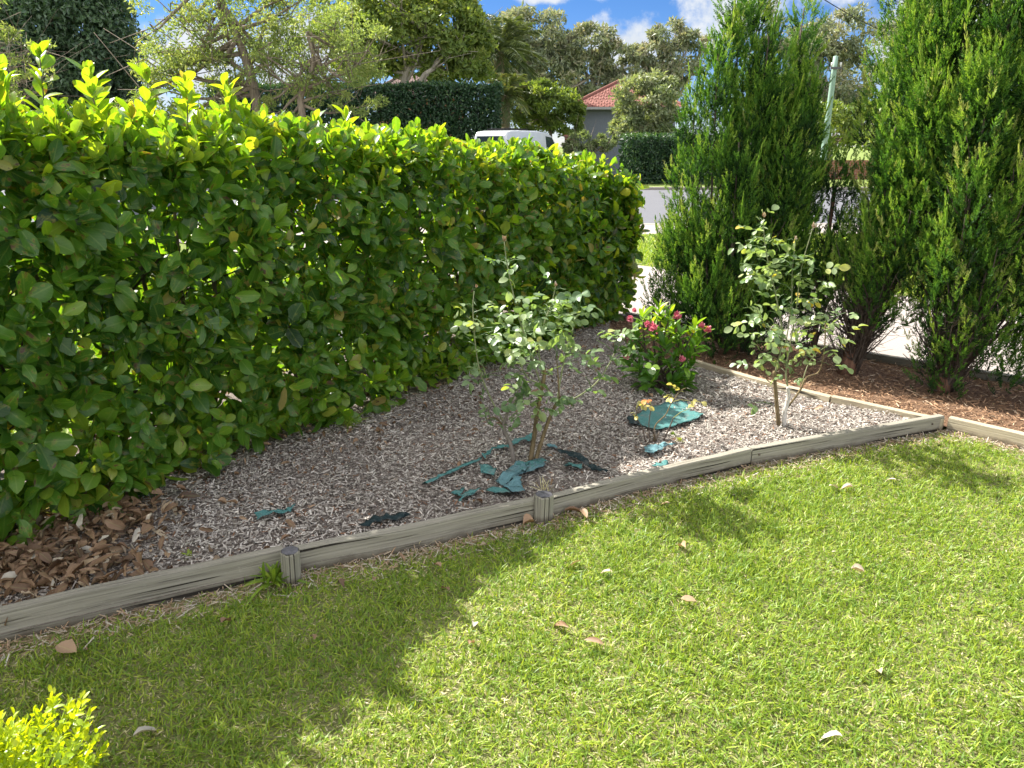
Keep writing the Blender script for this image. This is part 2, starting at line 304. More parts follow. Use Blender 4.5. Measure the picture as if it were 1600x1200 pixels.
n = NT('white van paint'); z = n.noise(3, 4); n.base(n.ramp(z, [(.3, (.52, .54, .55)), (.7, (.60, .62, .63))]), .25, .5); n.p.inputs['Coat Weight'].default_value = .4; M['van'] = n.m
n = NT('dark glass'); n.base((.03, .045, .05), .08, .8); M['glass'] = n.m
n = NT('black rubber'); z = n.noise(30); n.base(n.ramp(z, [(.3, g3(.015)), (.7, g3(.035))]), .85, .2); M['rubber'] = n.m
n = NT('grey metal'); z = n.noise(20); n.base(n.ramp(z, [(.3, g3(.22)), (.7, g3(.38))]), .5, .5, .6); M['metal'] = n.m
n = NT('lamp glass red'); z = n.noise(20); n.base(n.ramp(z, [(.3, (.35, .02, .015)), (.7, (.45, .03, .02))]), .2); M['red'] = n.m
def tiles(name, a, b, c):
    n = NT(name); z = n.noise(2.2, 6, .7); w = n.noise(25, 4); ti = n.attr('tint'); n.base(n.mix(n.math('MULTIPLY', w, .5), n.ramp(n.math('ADD', n.math('MULTIPLY', z, .5), n.math('MULTIPLY', ti, .5)), [(.25, a), (.5, b), (.75, c)]), a), .85, .3); n.bump(w, .4, .02); return n.m
M['redtile'] = tiles('terracotta tile', (.13, .045, .035), (.22, .085, .065), (.30, .15, .12))
M['browntile'] = tiles('brown roof tile', (.09, .055, .048), (.16, .105, .09), (.24, .17, .15))
n = NT('grey blue render'); z = n.noise(14, 6, .7); n.base(n.ramp(z, [(.3, (.14, .155, .20)), (.7, (.18, .195, .24))]), .9, .2); n.bump(z, .3, .01); M['render'] = n.m
n = NT('white trim paint'); z = n.noise(14, 4); n.base(n.ramp(z, [(.3, (.62, .60, .57)), (.7, (.72, .71, .68))]), .6); M['trim'] = n.m
n = NT('red brick'); b = n.N.new('ShaderNodeTexBrick'); n.L.new(n.coord(), b.inputs[0]); b.inputs['Scale'].default_value = 1; b.inputs['Brick Width'].default_value = .23; b.inputs['Row Height'].default_value = .086; b.inputs['Mortar Size'].default_value = .01
n.L.new(n.map(n.coord(), (1, 1, 1), (R(90), 0, 0)), b.inputs[0])
b.inputs['Color1'].default_value = (.22, .07, .045, 1); b.inputs['Color2'].default_value = (.30, .11, .07, 1); b.inputs['Mortar'].default_value = (.28, .24, .20, 1); n.base(b.outputs[0], .9, .2); M['brick'] = n.m
n = NT('green treated pole'); z = n.noise(8, 6, .6, n.map(n.coord(), (1, 1, .15))); n.base(n.ramp(z, [(.3, (.17, .27, .21)), (.7, (.30, .42, .34))]), .8, .3); M['pole'] = n.m

# ------------------------------------------------------------------ layout of the yard (metres; camera stands at the origin)
FRONT = [G(-260, 1075), G(0, 1004), G(200, 956), G(448, 898), G(640, 860), G(842, 812), G(1000, 768), G(1172, 727), G(1320, 700), G(1476, 672)]
BACK = [G(1476, 672), G(1400, 655), G(1300, 634), G(1190, 606), G(1085, 575)]
RIGHT = [G(1476, 672), G(1600, 702), G(1800, 752)]
hd = np.array([.581, .814]); hn = np.array([.814, -.581]); HA = np.array([-2.06, 2.68])      # hedge line, direction and outward normal
def H2(t, o=0.0, z=0.0): p = HA + hd * t + hn * o; return np.array([p[0], p[1], z])
H_END = 5.3
BED = FRONT + BACK[1:] + [G(1000, 560), G(950, 522), H2(H_END + .3, -.2), H2(H_END + .3, -1.1), H2(-3.2, -1.1), H2(-3.2, .4)]
dd = np.array([.76, -.65]); dn = np.array([.65, .76]); DA = np.array([1.0, 7.12])              # driveway near edge
def D2(t, o=0.0, z=0.0): p = DA + dd * t + dn * o; return np.array([p[0], p[1], z])
BARK = [BACK[-1], G(1190, 606), G(1300, 634), G(1400, 655), G(1476, 672), G(1600, 702), G(1800, 752), D2(8, -.9), D2(8, 0), D2(-1, 0), G(950, 520), G(1000, 558)]
LAWN = [p for p in FRONT] + RIGHT[1:] + [np.array([7, 1.5, 0]), np.array([7, -3, 0]), np.array([-6, -3, 0]), np.array([-3.5, 1.2, 0])]
def sheet(name, poly, z, mat, kind='structure'):
    me = bpy.data.meshes.new(name); bm = bmesh.new(); f = bm.faces.new([bm.verts.new((p[0], p[1], 0)) for p in poly]); bmesh.ops.recalc_face_normals(bm, faces=[f])
    if f.normal.z < 0: f.normal_flip()
    bmesh.ops.triangulate(bm, faces=bm.faces[:]); bm.to_mesh(me); bm.free(); me.materials.append(mat)
    o = bpy.data.objects.new(name, me); COL.objects.link(o); o.location.z = z; o['kind'] = kind; return o
def grid_in(poly, step):
    a = np.array([p[:2] for p in poly]); x = np.arange(a[:, 0].min(), a[:, 0].max(), step); y = np.arange(a[:, 1].min(), a[:, 1].max(), step); return a, x, y
def slab(name, x0, x1, y0, y1, z0, z1, mat):
    o = MB().box(((x0 + x1) / 2, (y0 + y1) / 2, (z0 + z1) / 2), (x1 - x0, y1 - y0, z1 - z0)).build(name, mat); o['kind'] = 'structure'; return o
sheet('ground', [(-900, -900), (900, -900), (900, 900), (-900, 900)], -.16, M['farg'])
slab('verge', -90, 90, -20, 14.2, -.155, -.008, M['farg'])
slab('footpath', -90, 90, 14.2, 15.9, -.15, -.002, M['conc'])
slab('kerb', -90, 90, 15.9, 16.2, -.15, .004, M['kerb'])
slab('road', -90, 90, 16.2, 30.5, -.15, -.10, M['road'])
slab('far_kerb', -90, 90, 30.5, 30.8, -.15, .004, M['kerb'])
slab('far_verge', -140, 140, 30.8, 120, -.15, 0, M['farg'])
sheet('lawn', LAWN, -.004, M['thatch'])
sheet('garden_bed', BED, .030, M['bed'])
sheet('bark_bed', BARK, .022, M['barkbed'])
sheet('driveway', [D2(-11, 0), D2(14, 0), D2(14, 2.9), D2(-11, 2.9)], .012, M['conc'])

def bedz(p): return .034 + .012 * sin_noise(p, 2.3, 3) + 0 * p[:, 0]
def scatter(poly, n, box=None):
    a = np.array([p[:2] for p in poly]); lo, hi = a.min(0), a.max(0)
    if box is not None: lo = np.maximum(lo, box[0]); hi = np.minimum(hi, box[1])
    p = rng.uniform(lo, hi, (n, 2)); return p[in_poly(p, poly)]
def flat_bits(mb, p, z, L, Wd, tint, tilt=.25, T=T_LO, fold=.2, curl=.1, jag=0.0):
    n = len(p); a = rng.uniform(0, 2 * math.pi, n); ax = np.stack([np.cos(a), np.sin(a), rng.normal(0, tilt, n)], 1)
    up = np.stack([rng.normal(0, tilt * 1.4, n), rng.normal(0, tilt * 1.4, n), np.ones(n)], 1)
    leaves(mb, np.column_stack([p, z]), ax, up, L, Wd, tint, T, fold, curl, jag)
# mulch
M['chip'] = leaf_mat('wood chip', [(0, (.10, .08, .07)), (.3, (.29, .25, .225)), (.6, (.46, .41, .375)), (.85, (.62, .56, .515)), (.955, (.76, .69, .63)), (.965, (.34, .17, .10)), (1, (.20, .11, .07))], (1, 1, 1), .02, .85, .2, 0)
M['barkchip'] = leaf_mat('bark chip', [(0, (.07, .04, .025)), (.4, (.27, .15, .085)), (.75, (.45, .28, .17)), (1, (.60, .48, .36))], (1, 1, 1), .02, .85, .2, 0)
T_CHIP = (np.array([[-.5, 0], [.4, 0], [-.4, 1], [.5, 1], [0, .5]]), [[0, 1, 4], [1, 3, 4], [3, 2, 4], [2, 0, 4]], [])
p = scatter(BED, 290000, ((-2.6, 1.5), (5, 9))); keep = (((p - HA) @ hn) > -.75) & (dist_line(p, FRONT) > .058) & (dist_line(p, BACK) > .012); p = p[keep]
mb = MB(); n_ = len(p); L = rng.gamma(3.2, .0045, n_) + .0045
flat_bits(mb, p, bedz(p) + rng.uniform(0, .012, n_), L, rng.uniform(.003, .008, n_), np.where(rng.random(n_) < .05, .99, np.clip(rng.beta(2, 2, n_) + .10 * sin_noise(p, 3, 5), 0, .95)), .28, T_CHIP, .25, .12)
tag(mb.build('mulch', M['chip']), 'weathered grey wood chip mulch covering the garden bed', 'mulch', kind='stuff')
p = scatter(BARK, 80000, ((-1, 2), (6, 8))); p = p[(dist_line(p, BACK) > .06) & (dist_line(p, RIGHT) > .065)]; mb = MB(); n_ = len(p)
flat_bits(mb, p, .026 + rng.uniform(0, .014, n_), rng.gamma(3, .007, n_) + .007, rng.uniform(.0025, .008, n_), rng.beta(2, 2, n_), .3, T_CHIP, .25, .12)
tag(mb.build('bark_mulch', M['barkchip']), 'reddish brown bark mulch strip under the conifer row', 'mulch', kind='stuff')

# ------------------------------------------------------------------ lawn grass
T_BLADE = (np.array([[-.5, 0], [.5, 0], [-.42, .55], [.42, .55], [0, 1]]), [[2, 3, 4]], [[0, 1, 3, 2]])
def grass(name, poly, n, box, lab, hgt=(.014, .037), wid=(.0030, .0054), edge=None, thin=True):
    p = scatter(poly, n, box); n_ = len(p)
    dry = sin_noise(p, 1.5, 11) * .45 + sin_noise(p, 5, 21) * .45 + sin_noise(p, 14, 12) * .35
    keep = np.ones(n_, bool)
    if thin:
        keep = rng.random(n_) < np.clip(1.0 - .38 * (dry - .1), .35, 1)
        # fewer blades far from the camera, where each covers less of the view
        r = np.linalg.norm(p, axis=1); keep &= rng.random(n_) < np.clip(3.2 / r, .4, 1)
    if edge is not None:
        e = dist_line(p, edge) + .03 * sin_noise(p, 9, 3); keep &= rng.random(n_) < np.clip((e - .02) / .15, .05, 1)
    p, dry = p[keep], dry[keep]; n_ = len(p)
    # blades grow in little fans from common nodes
    lean = rng.beta(1.8, 1.7, n_) * 1.5; a = rng.uniform(0, 2 * math.pi, n_)
    ax = np.stack([np.cos(a) * np.sin(lean), np.sin(a) * np.sin(lean), np.cos(lean)], 1)
    tall = (1 + .4 * np.clip(sin_noise(p, 7, 31), -1, 1)) * (1 + .5 * (rng.random(n_) < .06))
    L = rng.uniform(*hgt, n_) * tall * (1 + .25 * (lean > .8)); Wd = rng.uniform(*wid, n_)
    straw = rng.random(n_) < np.clip(.16 + .34 * dry, .02, .8)
    t = np.where(straw, rng.uniform(.8, 1, n_), np.clip(rng.beta(2, 2.2, n_) * .7 + .08 * dry, 0, .76))
    up = np.stack([np.cos(a + 3.14) * .6, np.sin(a + 3.14) * .6, np.ones(n_) * .4], 1) + rng.normal(0, .3, (n_, 3)); L = np.where(straw, L * .7, L); Wd = np.where(straw, Wd * .75, Wd)
    ax[straw, 2] *= .25
    mb = MB(); leaves(mb, np.column_stack([p, np.full(n_, -.004) + rng.uniform(0, .006, n_)]), ax, up, L, Wd, t, T_BLADE, .3, .35)
    return tag(mb.build(name, M['grass']), lab, 'grass', kind='stuff')
EDGE = FRONT + RIGHT[1:]
grass('grass', LAWN, 540000, ((-2.9, .2), (5.2, 5.2)), 'short green lawn grass with straw coloured patches', edge=EDGE)
VERGE = [D2(-9, 2.95), D2(12, 2.95), (14, 14.1), (-14, 14.1)]
o = grass('grass', VERGE, 90000, ((-3, 5), (9, 14)), 'bright green grass verge beyond the driveway', (.05, .10), (.012, .02), thin=False)
NB = [H2(-3, -1.1), H2(5.6, -1.1), D2(-2, -.1), D2(-9, -.1), (-10, 12, 0), (-8, 4, 0)]
grass('grass', NB, 60000, ((-8, 2), (2, 11)), 'sunlit green grass behind the big leafy hedge', (.04, .08), (.008, .014), thin=False)
# straw strip and small debris along the timber
seg = []
for a, b in zip(EDGE[:-1], EDGE[1:]):
    m = int(np.linalg.norm(b - a) * 900); t = rng.random(m)[:, None]; q = a + (b - a) * t; d_ = nrm(b - a); nr = np.array([d_[1], -d_[0], 0]); seg.append(q + nr * (np.abs(rng.normal(0, .075, m)) + .004)[:, None])
p = np.concatenate(seg)[:, :2]; mb = MB(); n_ = len(p)
flat_bits(mb, p, rng.uniform(.0, .010, n_), rng.uniform(.015, .05, n_), rng.uniform(.002, .005, n_), np.clip(rng.normal(.8, .2, n_), 0, 1), .25, T_CHIP)
tag(mb.build('dry_thatch', M['dry']), 'dry straw and chip debris along the lawn side of the timber edging', 'debris', kind='stuff')

# ------------------------------------------------------------------ timber edging
def board(pts, h, th, z0, label, mat='timber', lean=0.0, group='timber boards edging the garden bed', ends=True):
    """a plank on edge that follows pts; its front face stands on pts, thickness goes to the left of the direction"""
    pts = np.array(pts, float); m = 14; s = np.linspace(0, len(pts) - 1, m); P = np.stack([np.interp(s, np.arange(len(pts)), pts[:, i]) for i in range(3)], 1)
    d = nrm(np.gradient(P, axis=0)); nl = np.stack([-d[:, 1], d[:, 0], np.zeros(m)], 1); ln = np.concatenate([[0], np.cumsum(np.linalg.norm(np.diff(P, axis=0), axis=1))])
    c = .004; prof = [(0, 0), (0, h - c), (c, h), (th - c, h), (th, h - c), (th, 0)]   # offset, height
    k = len(prof); v, uv, tt = [], [], []
    wob = np.cumsum(rng.normal(0, .0012, m)); wob -= np.linspace(wob[0], wob[-1], m)
    for i in range(m):
        for j, (o_, z_) in enumerate(prof):
            v.append(P[i] + nl[i] * (o_ + lean * z_) + np.array([0, 0, z0 + z_ + (wob[i] if z_ > 0 else 0)])); uv.append((ln[i], j * .07 + z_ * .9))
    f4 = [[i * k + j, (i + 1) * k + j, (i + 1) * k + j + 1, i * k + j + 1] for i in range(m - 1) for j in range(k - 1)]
    f4 += [[0, 1, 4, 5], [1, 2, 3, 4]]; e = (m - 1) * k; f4 += [[e + 5, e + 4, e + 1, e], [e + 4, e + 3, e + 2, e + 1]]
    c0 = P[m // 2] * [1, 1, 0] + [0, 0, 0]
    mb = MB(); mb.add(v, None, f4, None, np.array(uv)); o = mb.build('timber_board', M[mat], loc=c0); return tag(o, label, 'timber board', group)
def sub(P, a, b, n=4): 
    P = np.array(P); s = np.linspace(a, b, n); return np.stack([np.interp(s, np.arange(len(P)), P[:, i]) for i in range(3)], 1)
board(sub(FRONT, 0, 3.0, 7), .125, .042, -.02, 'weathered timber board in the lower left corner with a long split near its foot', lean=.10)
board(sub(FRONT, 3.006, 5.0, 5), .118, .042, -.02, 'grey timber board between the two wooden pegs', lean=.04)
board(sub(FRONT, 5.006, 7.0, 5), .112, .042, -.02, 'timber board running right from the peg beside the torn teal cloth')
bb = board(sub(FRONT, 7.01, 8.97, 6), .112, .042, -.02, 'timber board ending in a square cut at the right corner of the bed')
board(sub(BACK, .04, 2.0, 5), .075, .045, .0, 'sunlit pale timber board at the back of the bed near the corner', 'timber_pale', lean=0)
board(sub(BACK, 2.01, 3.98, 5), .07, .045, .0, 'thin timber board at the back of the bed behind the right rose bush', 'timber_pale')
board(sub(RIGHT, .02, 1.98, 5), .10, .05, -.02, 'pale timber board leaving the right edge of the picture', 'timber_pale')
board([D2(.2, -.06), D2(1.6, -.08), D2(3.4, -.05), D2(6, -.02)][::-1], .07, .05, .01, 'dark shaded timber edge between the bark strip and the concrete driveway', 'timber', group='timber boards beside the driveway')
def split_line():
    mb = MB(); P = sub(FRONT, .3, 1.75, 10); d = nrm(np.gradient(P, axis=0)); nl = np.stack([d[:, 1], -d[:, 0], np.zeros(10)], 1)
    mb.tube(P + nl * -.001 + np.array([0, 0, .036]) + np.array([[0, 0, .002 * math.sin(i)] for i in range(10)]), .0022, 4); return mb
def nail(p, par):
    mb = MB(); mb.tube([p + np.array([0, .004, 0]), p + np.array([0, -.004, 0])], .006, 8); o = mb.build('nail', M['darktwig'], par); return o
q = sub(FRONT, 7.08, 7.08, 2)[0]; nail(np.array([q[0], q[1] - .001, .055]), bb)
q = sub(FRONT, 8.85, 8.85, 2)[0]; nail(np.array([q[0], q[1] - .001, .055]), bb)
def peg(px, py, w, h, rz, label, octa=False):
    b = G(px, py); e = empty('wooden_peg', b, label, 'wooden peg', 'wooden pegs holding the timber edging'); e.rotation_euler = (R(rng.uniform(-2, 2)), R(2), rz)
    mb = MB(); k = 8; a = np.arange(k) * math.pi / 4 + math.pi / 8; rad = np.where(np.arange(k) % 2 == 0, 1, 1) * w * .56
    for _ in [0]:
        lv = [(-.06, 1), (0, 1), (h * .5, 1), (h - .006, .98), (h, .9)]; v = []
        for z, s_ in lv:
            for i in range(k): v.append([math.cos(a[i]) * rad[i] * s_ * (1.05 if i in (0, 3, 4, 7) else 1), math.sin(a[i]) * rad[i] * s_, z + .003 * math.sin(i * 2.1) * (z > h * .9)])
        f4 = [[i * k + j, i * k + (j + 1) % k, (i + 1) * k + (j + 1) % k, (i + 1) * k + j] for i in range(len(lv) - 1) for j in range(k)]
        uv = np.array([[q[2] * .9, (j % 8) * .08] for j, q in enumerate(v)]); mb.add(v, None, f4, None, uv)
    o = mb.build('shaft', M['timber']); o.parent = e
    mb = MB(); top = [[math.cos(t) * w * .5, math.sin(t) * w * .5, h + .001] for t in a]; mb.add(top + [[0, 0, h + .004]], [[i, (i + 1) % 8, 8] for i in range(8)]); o = mb.build('end_grain', M['endgrain']); o.parent = e
    return e
peg(456, 908, .066, .135, .3, 'square weathered peg with a green tuft of weed on its left')
peg(848, 812, .078, .125, .2, 'stout round topped peg in front of the torn teal cloth')

# ------------------------------------------------------------------ hedge
def big_hedge():
    e = empty('hedge', H2(2.2, -.4), 'tall clipped hedge with large glossy oval leaves and sunlit yellow green tips', 'hedge')
    t0, t1 = -2.6, H_END
    def ztop(t): return np.interp(t, [-3, 0, 2.2, 3.9, 5.0, 5.7], [1.62, 1.64, 1.61, 1.47, 1.38, 1.02]) + .03 * np.sin(t * 5.1) + .02 * np.sin(t * 13)
    def bulge(t, z): return .03 * np.sin(t * 3.7 + z * 4) + .03 * np.sin(t * 8.1 - z * 7) - .10 * np.clip((z - 1.25) / .35, 0, 1) ** 2 + .04 * np.sin(z * 2.4)
    mb = MB(); n3 = np.array([hn[0], hn[1], 0]); d3 = np.array([hd[0], hd[1], 0]); U = np.array([0, 0, 1.0])
    def put(n, tt, z, off, g, k, a0, a1, droop, Ls, tb, sp=.022, T=T_HI, fold=.3):
        base = np.column_stack([HA[0] + hd[0] * tt + hn[0] * off, HA[1] + hd[1] * tt + hn[1] * off, z])
        pos, ax, up, od = rosettes(base, g, k, sp, a0, a1, droop); z_ = pos[:, 2]
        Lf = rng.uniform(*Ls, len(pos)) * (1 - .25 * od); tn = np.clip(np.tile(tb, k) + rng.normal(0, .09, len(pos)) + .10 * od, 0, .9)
        old = rng.random(len(pos)) < .03 + .05 * (np.tile(tt, k) > 2.6); tn = np.where(old, rng.uniform(.88, 1, len(pos)), tn)
        leaves(mb, pos, ax, up, Lf, Lf * rng.uniform(.48, .64, len(pos)), tn, T, fold, .26, .012)
    # front
    n = 2900; tt = rng.uniform(t0, t1 + .15, n); z = rng.uniform(.05, 1.0, n) ** 1.12 * ztop(tt); ext = np.clip((z - .3) * .22, 0, .22)
    tt = np.where(tt > t1 - .5, tt + ext, tt); off = bulge(tt, z) - rng.uniform(0, .2, n) + .02
    hole = sin_noise(np.column_stack([tt, z]), 6.5, 77); k_ = (hole < .75) | (rng.random(n) < .6); tt, z, off = tt[k_], z[k_], off[k_]; n = len(tt)
    g = n3 * .75 + U * rng.uniform(-.1, .95, n)[:, None] + rng.normal(0, .4, (n, 3))
    put(n, tt, z, off, g, 5, 1.35, .6, .28, (.075, .150), np.clip(rng.normal(.40, .15, n) + .12 * (z < .45), 0, 1))
    # right hand end
    n = 480; z = rng.uniform(.12, 1.27, n); o_ = rng.uniform(-.95, .02, n); g = d3 * .8 + n3 * .1 + U * rng.uniform(0, .8, n)[:, None] + rng.normal(0, .35, (n, 3))
    put(n, t1 + .05 + np.clip((z - .3) * .24, 0, .25) - rng.uniform(0, .15, n) - .9 * np.clip(z - 1.02, 0, 1), z, o_, g, 5, 1.3, .6, .25, (.08, .125), np.clip(rng.normal(.38, .12, n), 0, 1))
    # back
    n = 2200; tt = rng.uniform(t0, t1 + .1, n); z = rng.uniform(.1, 1.0, n) * ztop(tt); g = -n3 * .75 + U * rng.uniform(0, .9, n)[:, None] + rng.normal(0, .35, (n, 3))
    put(n, tt, z, -.92 + rng.uniform(-.05, .2, n), g, 4, 1.3, .6, .25, (.085, .135), np.clip(rng.normal(.42, .12, n), 0, 1), T=T_MID)
    # inner: darker tint paints in the shade inside the hedge
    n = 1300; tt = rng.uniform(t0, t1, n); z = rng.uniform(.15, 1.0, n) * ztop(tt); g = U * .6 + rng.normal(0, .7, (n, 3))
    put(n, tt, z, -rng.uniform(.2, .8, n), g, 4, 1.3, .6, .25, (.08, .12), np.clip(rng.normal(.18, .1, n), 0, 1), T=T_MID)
    # top: upright young shoots
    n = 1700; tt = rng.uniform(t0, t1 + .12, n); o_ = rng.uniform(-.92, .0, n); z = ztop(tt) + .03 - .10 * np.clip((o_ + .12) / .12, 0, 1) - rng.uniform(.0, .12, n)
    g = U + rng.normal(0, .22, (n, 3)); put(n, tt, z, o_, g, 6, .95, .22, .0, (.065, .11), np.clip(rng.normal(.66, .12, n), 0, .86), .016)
    # tall single shoots
    tall = [(-.35, -.2, .16), (.05, -.35, .27), (.35, -.15, .20), (.15, -.5, .30), (-.5, -.45, .3), (.5, -.3, .2), (.62, -.45, .30), (.78, -.2, .2), (1.0, -.6, .30), (1.35, -.5, .26), (.28, -.5, .24), (-.25, -.6, .28), (1.6, -.35, .2), (.7, -.7, .24), (1.2, -.3, .20), (1.45, -.25, .15), (-.1, -.6, .2), (.9, -.1, .12), (.2, -.75, .27),
            (1.8, -.5, .16), (2.3, -.3, .12), (2.5, -.6, .14), (3.0, -.3, .08), (3.5, -.5, .09), (-.7, -.3, .2), (-1.1, -.5, .2), (4.2, -.3, .07), (4.7, -.4, .07), (1.05, -.42, .27), (2.0, -.2, .1)]
    st = MB()
    for a, o_, h in tall:
        b = H2(a, o_); zt = float(ztop(a)); lean = rng.normal(0, .05, 2); tip = b + [lean[0], lean[1], zt + h]
        st.tube([b + [0, 0, zt - .15], tip], [.004, .0025], 5)
        m = max(2, int((h + .1) / .05)); f = np.linspace(.2, 1, m)[:, None]; P = (b + [0, 0, zt - .05]) * (1 - f) + tip * f
        pos, ax, up, od = rosettes(P, np.tile(nrm(np.array([lean[0], lean[1], .5])), (m, 1)), 2, .01, .75, .6, .0); leaves(mb, pos, ax, up, rng.uniform(.08, .115, len(pos)), rng.uniform(.038, .055, len(pos)), np.clip(rng.normal(.80, .07, len(pos)), 0, .95), T_HI, .35, .25)
        pos, ax, up, od = rosettes(tip[None], np.array([[0, 0, 1.0]]), 4, .006, .55, .15, 0); leaves(mb, pos, ax, up, rng.uniform(.05, .08, 4), .03, np.clip(rng.normal(.86, .06, 4), 0, 1), T_HI, .35, .2)
    # twigs running to the leaf shell
    for i in range(260):
        a = rng.uniform(t0, t1); z0 = rng.uniform(.1, 1.1); p0 = H2(a, -.45, z0); p1 = H2(min(a + rng.normal(0, .25), t1 - .1), rng.choice([-.12, -.12, -.8]), min(z0 + rng.uniform(.1, .5), float(ztop(a)) - .2))
        mid = (p0 + p1) / 2 + rng.normal(0, .05, 3); st.tube([p0, mid, p1], [.007, .005, .003], 5)
    mb.build('foliage', M['hedge_leaf'], e, True); st.build('inner_stem', M['darktwig'], e, True)
    for i, a in enumerate(np.arange(t0 + .1, t1, .62)):
        tr = MB(); x0 = rng.normal(0, .06)
        for q in range(3):
            p0 = H2(a + x0, -.45 + rng.normal(0, .05)); p2 = H2(a + x0 + rng.uniform(-.3, .3), -.45 + rng.uniform(-.22, .22), 1.3); mid = (p0 + p2) / 2 + np.append(rng.normal(0, .05, 2), 0); tr.tube([p0, mid, p2], [.019, .014, .007], 7)
        tr.build('trunk', M['bark'], e, True)
    return e
big_hedge()

# leaf litter under the hedge
p = np.concatenate([np.array([G(px, py)[:2] for px, py in zip(rng.normal(55, 75, 1500), rng.normal(880, 38, 1500))]), np.array([G(px, py)[:2] for px, py in zip(rng.normal(190, 45, 330), rng.normal(812, 20, 330))]),
                    np.array([H2(t, o_)[:2] for t, o_ in zip(rng.uniform(-2.5, 5.3, 450), rng.normal(-.2, .18, 450))])])
p = p[in_poly(p, BED) & (dist_line(p, FRONT) > .05)]; mb = MB(); n_ = len(p); L = rng.gamma(4, .0095, n_) + .010; L = np.minimum(L, .075)
flat_bits(mb, p, .045 + rng.uniform(0, .035, n_), L, L * rng.uniform(.22, .55, n_), np.clip(rng.normal(.46, .28, n_), 0, 1), .6, T_HI, .55, .6, .05)
q = scatter(BED, 5200, ((-2.4, 1.8), (4.5, 7.6))); q = q[(rng.random(len(q)) < np.clip(.9 - ((q - HA) @ hn) * .9, .10, 1)) & (dist_line(q, FRONT) > .06)]; k = len(q); l_ = rng.gamma(3, .006, k) + .008
flat_bits(mb, q, .048 + rng.uniform(0, .012, k), l_, l_ * rng.uniform(.25, .6, k), np.clip(rng.normal(.35, .25, k), 0, 1), .4, T_HI, 1.2, .6, .04)
tag(mb.build('leaf_litter', M['dry'], smooth=True), 'heap of crisp brown fallen leaves under the hedge foot', 'leaf litter', kind='stuff')

# ------------------------------------------------------------------ fallen leaves one can count
def fallen(px, py, L, tint, label, ang=None, wr=.5, z=.03, fold=.8, curl=.5):
    b = G(px, py, z); a = rng.uniform(0, 6.28) if ang is None else ang; mb = MB()
    leaves(mb, b[None] - np.array([[math.cos(a) * L / 2, math.sin(a) * L / 2, 0]]), np.array([[math.cos(a), math.sin(a), .12]]), np.array([[rng.normal(0, .25), rng.normal(0, .25), 1.0]]), L, L * wr, tint, T_HI, fold, curl, .012)
    o = mb.build('fallen_leaf', M['dry'], loc=b, smooth=True); tag(o, label, 'leaf', 'fallen leaves lying on the lawn'); return o
for a in [(105, 1016, .075, .62, 'broad pinkish brown fallen leaf below the left timber board', 2.9, .75), (228, 1138, .075, .99, 'long silvery grey fallen leaf in the shade near the yellow green bush', .9, .28),
          (718, 822, .085, .25, 'dark brown curled leaf against the middle timber board', .6, .5), (812, 803, .085, .5, 'large rust brown leaf lying left of the stout peg', 2.9, .5),
          (826, 817, .055, .55, 'small rust brown leaf just below the stout peg', .4, .8), (896, 797, .085, .3, 'dark curled leaf against the board right of the stout peg', .1, .4),
          (912, 805, .06, .5, 'light brown leaf at the foot of the board right of the stout peg', 2.0, .5), (758, 848, .055, .8, 'tan slender leaf in the shaded grass below the middle board', .9, .4),
          (627, 872, .055, .45, 'brown leaf upright in shaded grass below the left half of the middle board', 2.2, .4), (533, 914, .045, .15, 'small dark leaf in the shaded grass right of the left peg', 2.2, .5),
          (585, 902, .05, .5, 'brown leaf in deep shade two steps right of the left peg', 1.6, .4), (684, 883, .04, .6, 'little brown leaf in shaded grass under the middle board', 2.4, .6),
          (697, 918, .05, .4, 'pair shaped curled leaf at the edge of the hedge shadow', 2.0, .5), (742, 972, .055, .97, 'pale upright leaf at the shadow edge with a dark tip', 1.4, .4),
          (736, 1001, .045, .6, 'small tan leaf standing just below the pale upright leaf', 1.3, .4), (875, 975, .075, .4, 'slim brown leaf in the sunny middle of the lawn', 2.5, .3),
          (928, 1003, .07, .45, 'slim reddish brown leaf in the sunny lawn, lower of the two slim ones', 2.7, .3), (898, 876, .055, .72, 'tan leaf on sunlit grass below the stout peg', 3.0, .45),
          (948, 892, .045, .85, 'cream leaf on sunlit grass right of the tan one', 2.9, .5), (1065, 850, .06, .62, 'upright curled tan leaf below the dappled rose shadow', 1.9, .45),
          (1076, 937, .055, .6, 'twin lobed brown leaf in the sunny centre right of the lawn', 2.8, .6), (1302, 758, .045, .98, 'whitish leaf on the lawn near the right hand board', .2, .7),
          (1324, 760, .05, .9, 'pale flat leaf right beside the whitish one', 2.9, .5), (1393, 748, .045, .9, 'pale leaf on the lawn nearest the right corner board', 2.6, .5),
          (1340, 892, .05, .88, 'cream leaf on the lawn in the right half', 2.8, .7), (1300, 1146, .055, .99, 'whitish curled leaf close to the bottom edge of the picture', 2.7, .4),
          (1372, 1044, .05, .8, 'tan upright leaf in the lower right lawn', 1.5, .5), (1040, 784, .045, .7, 'small tan leaf near the board below the little ailing rose', 2.5, .4),
          (490, 994, .045, .5, 'tiny reddish leaf in the shaded lawn left of centre', 1.9, .4), (352, 968, .04, .45, 'small brown leaf in shaded grass left of the left peg', 1.2, .7)]:
    fallen(*a[:6], wr=a[6])
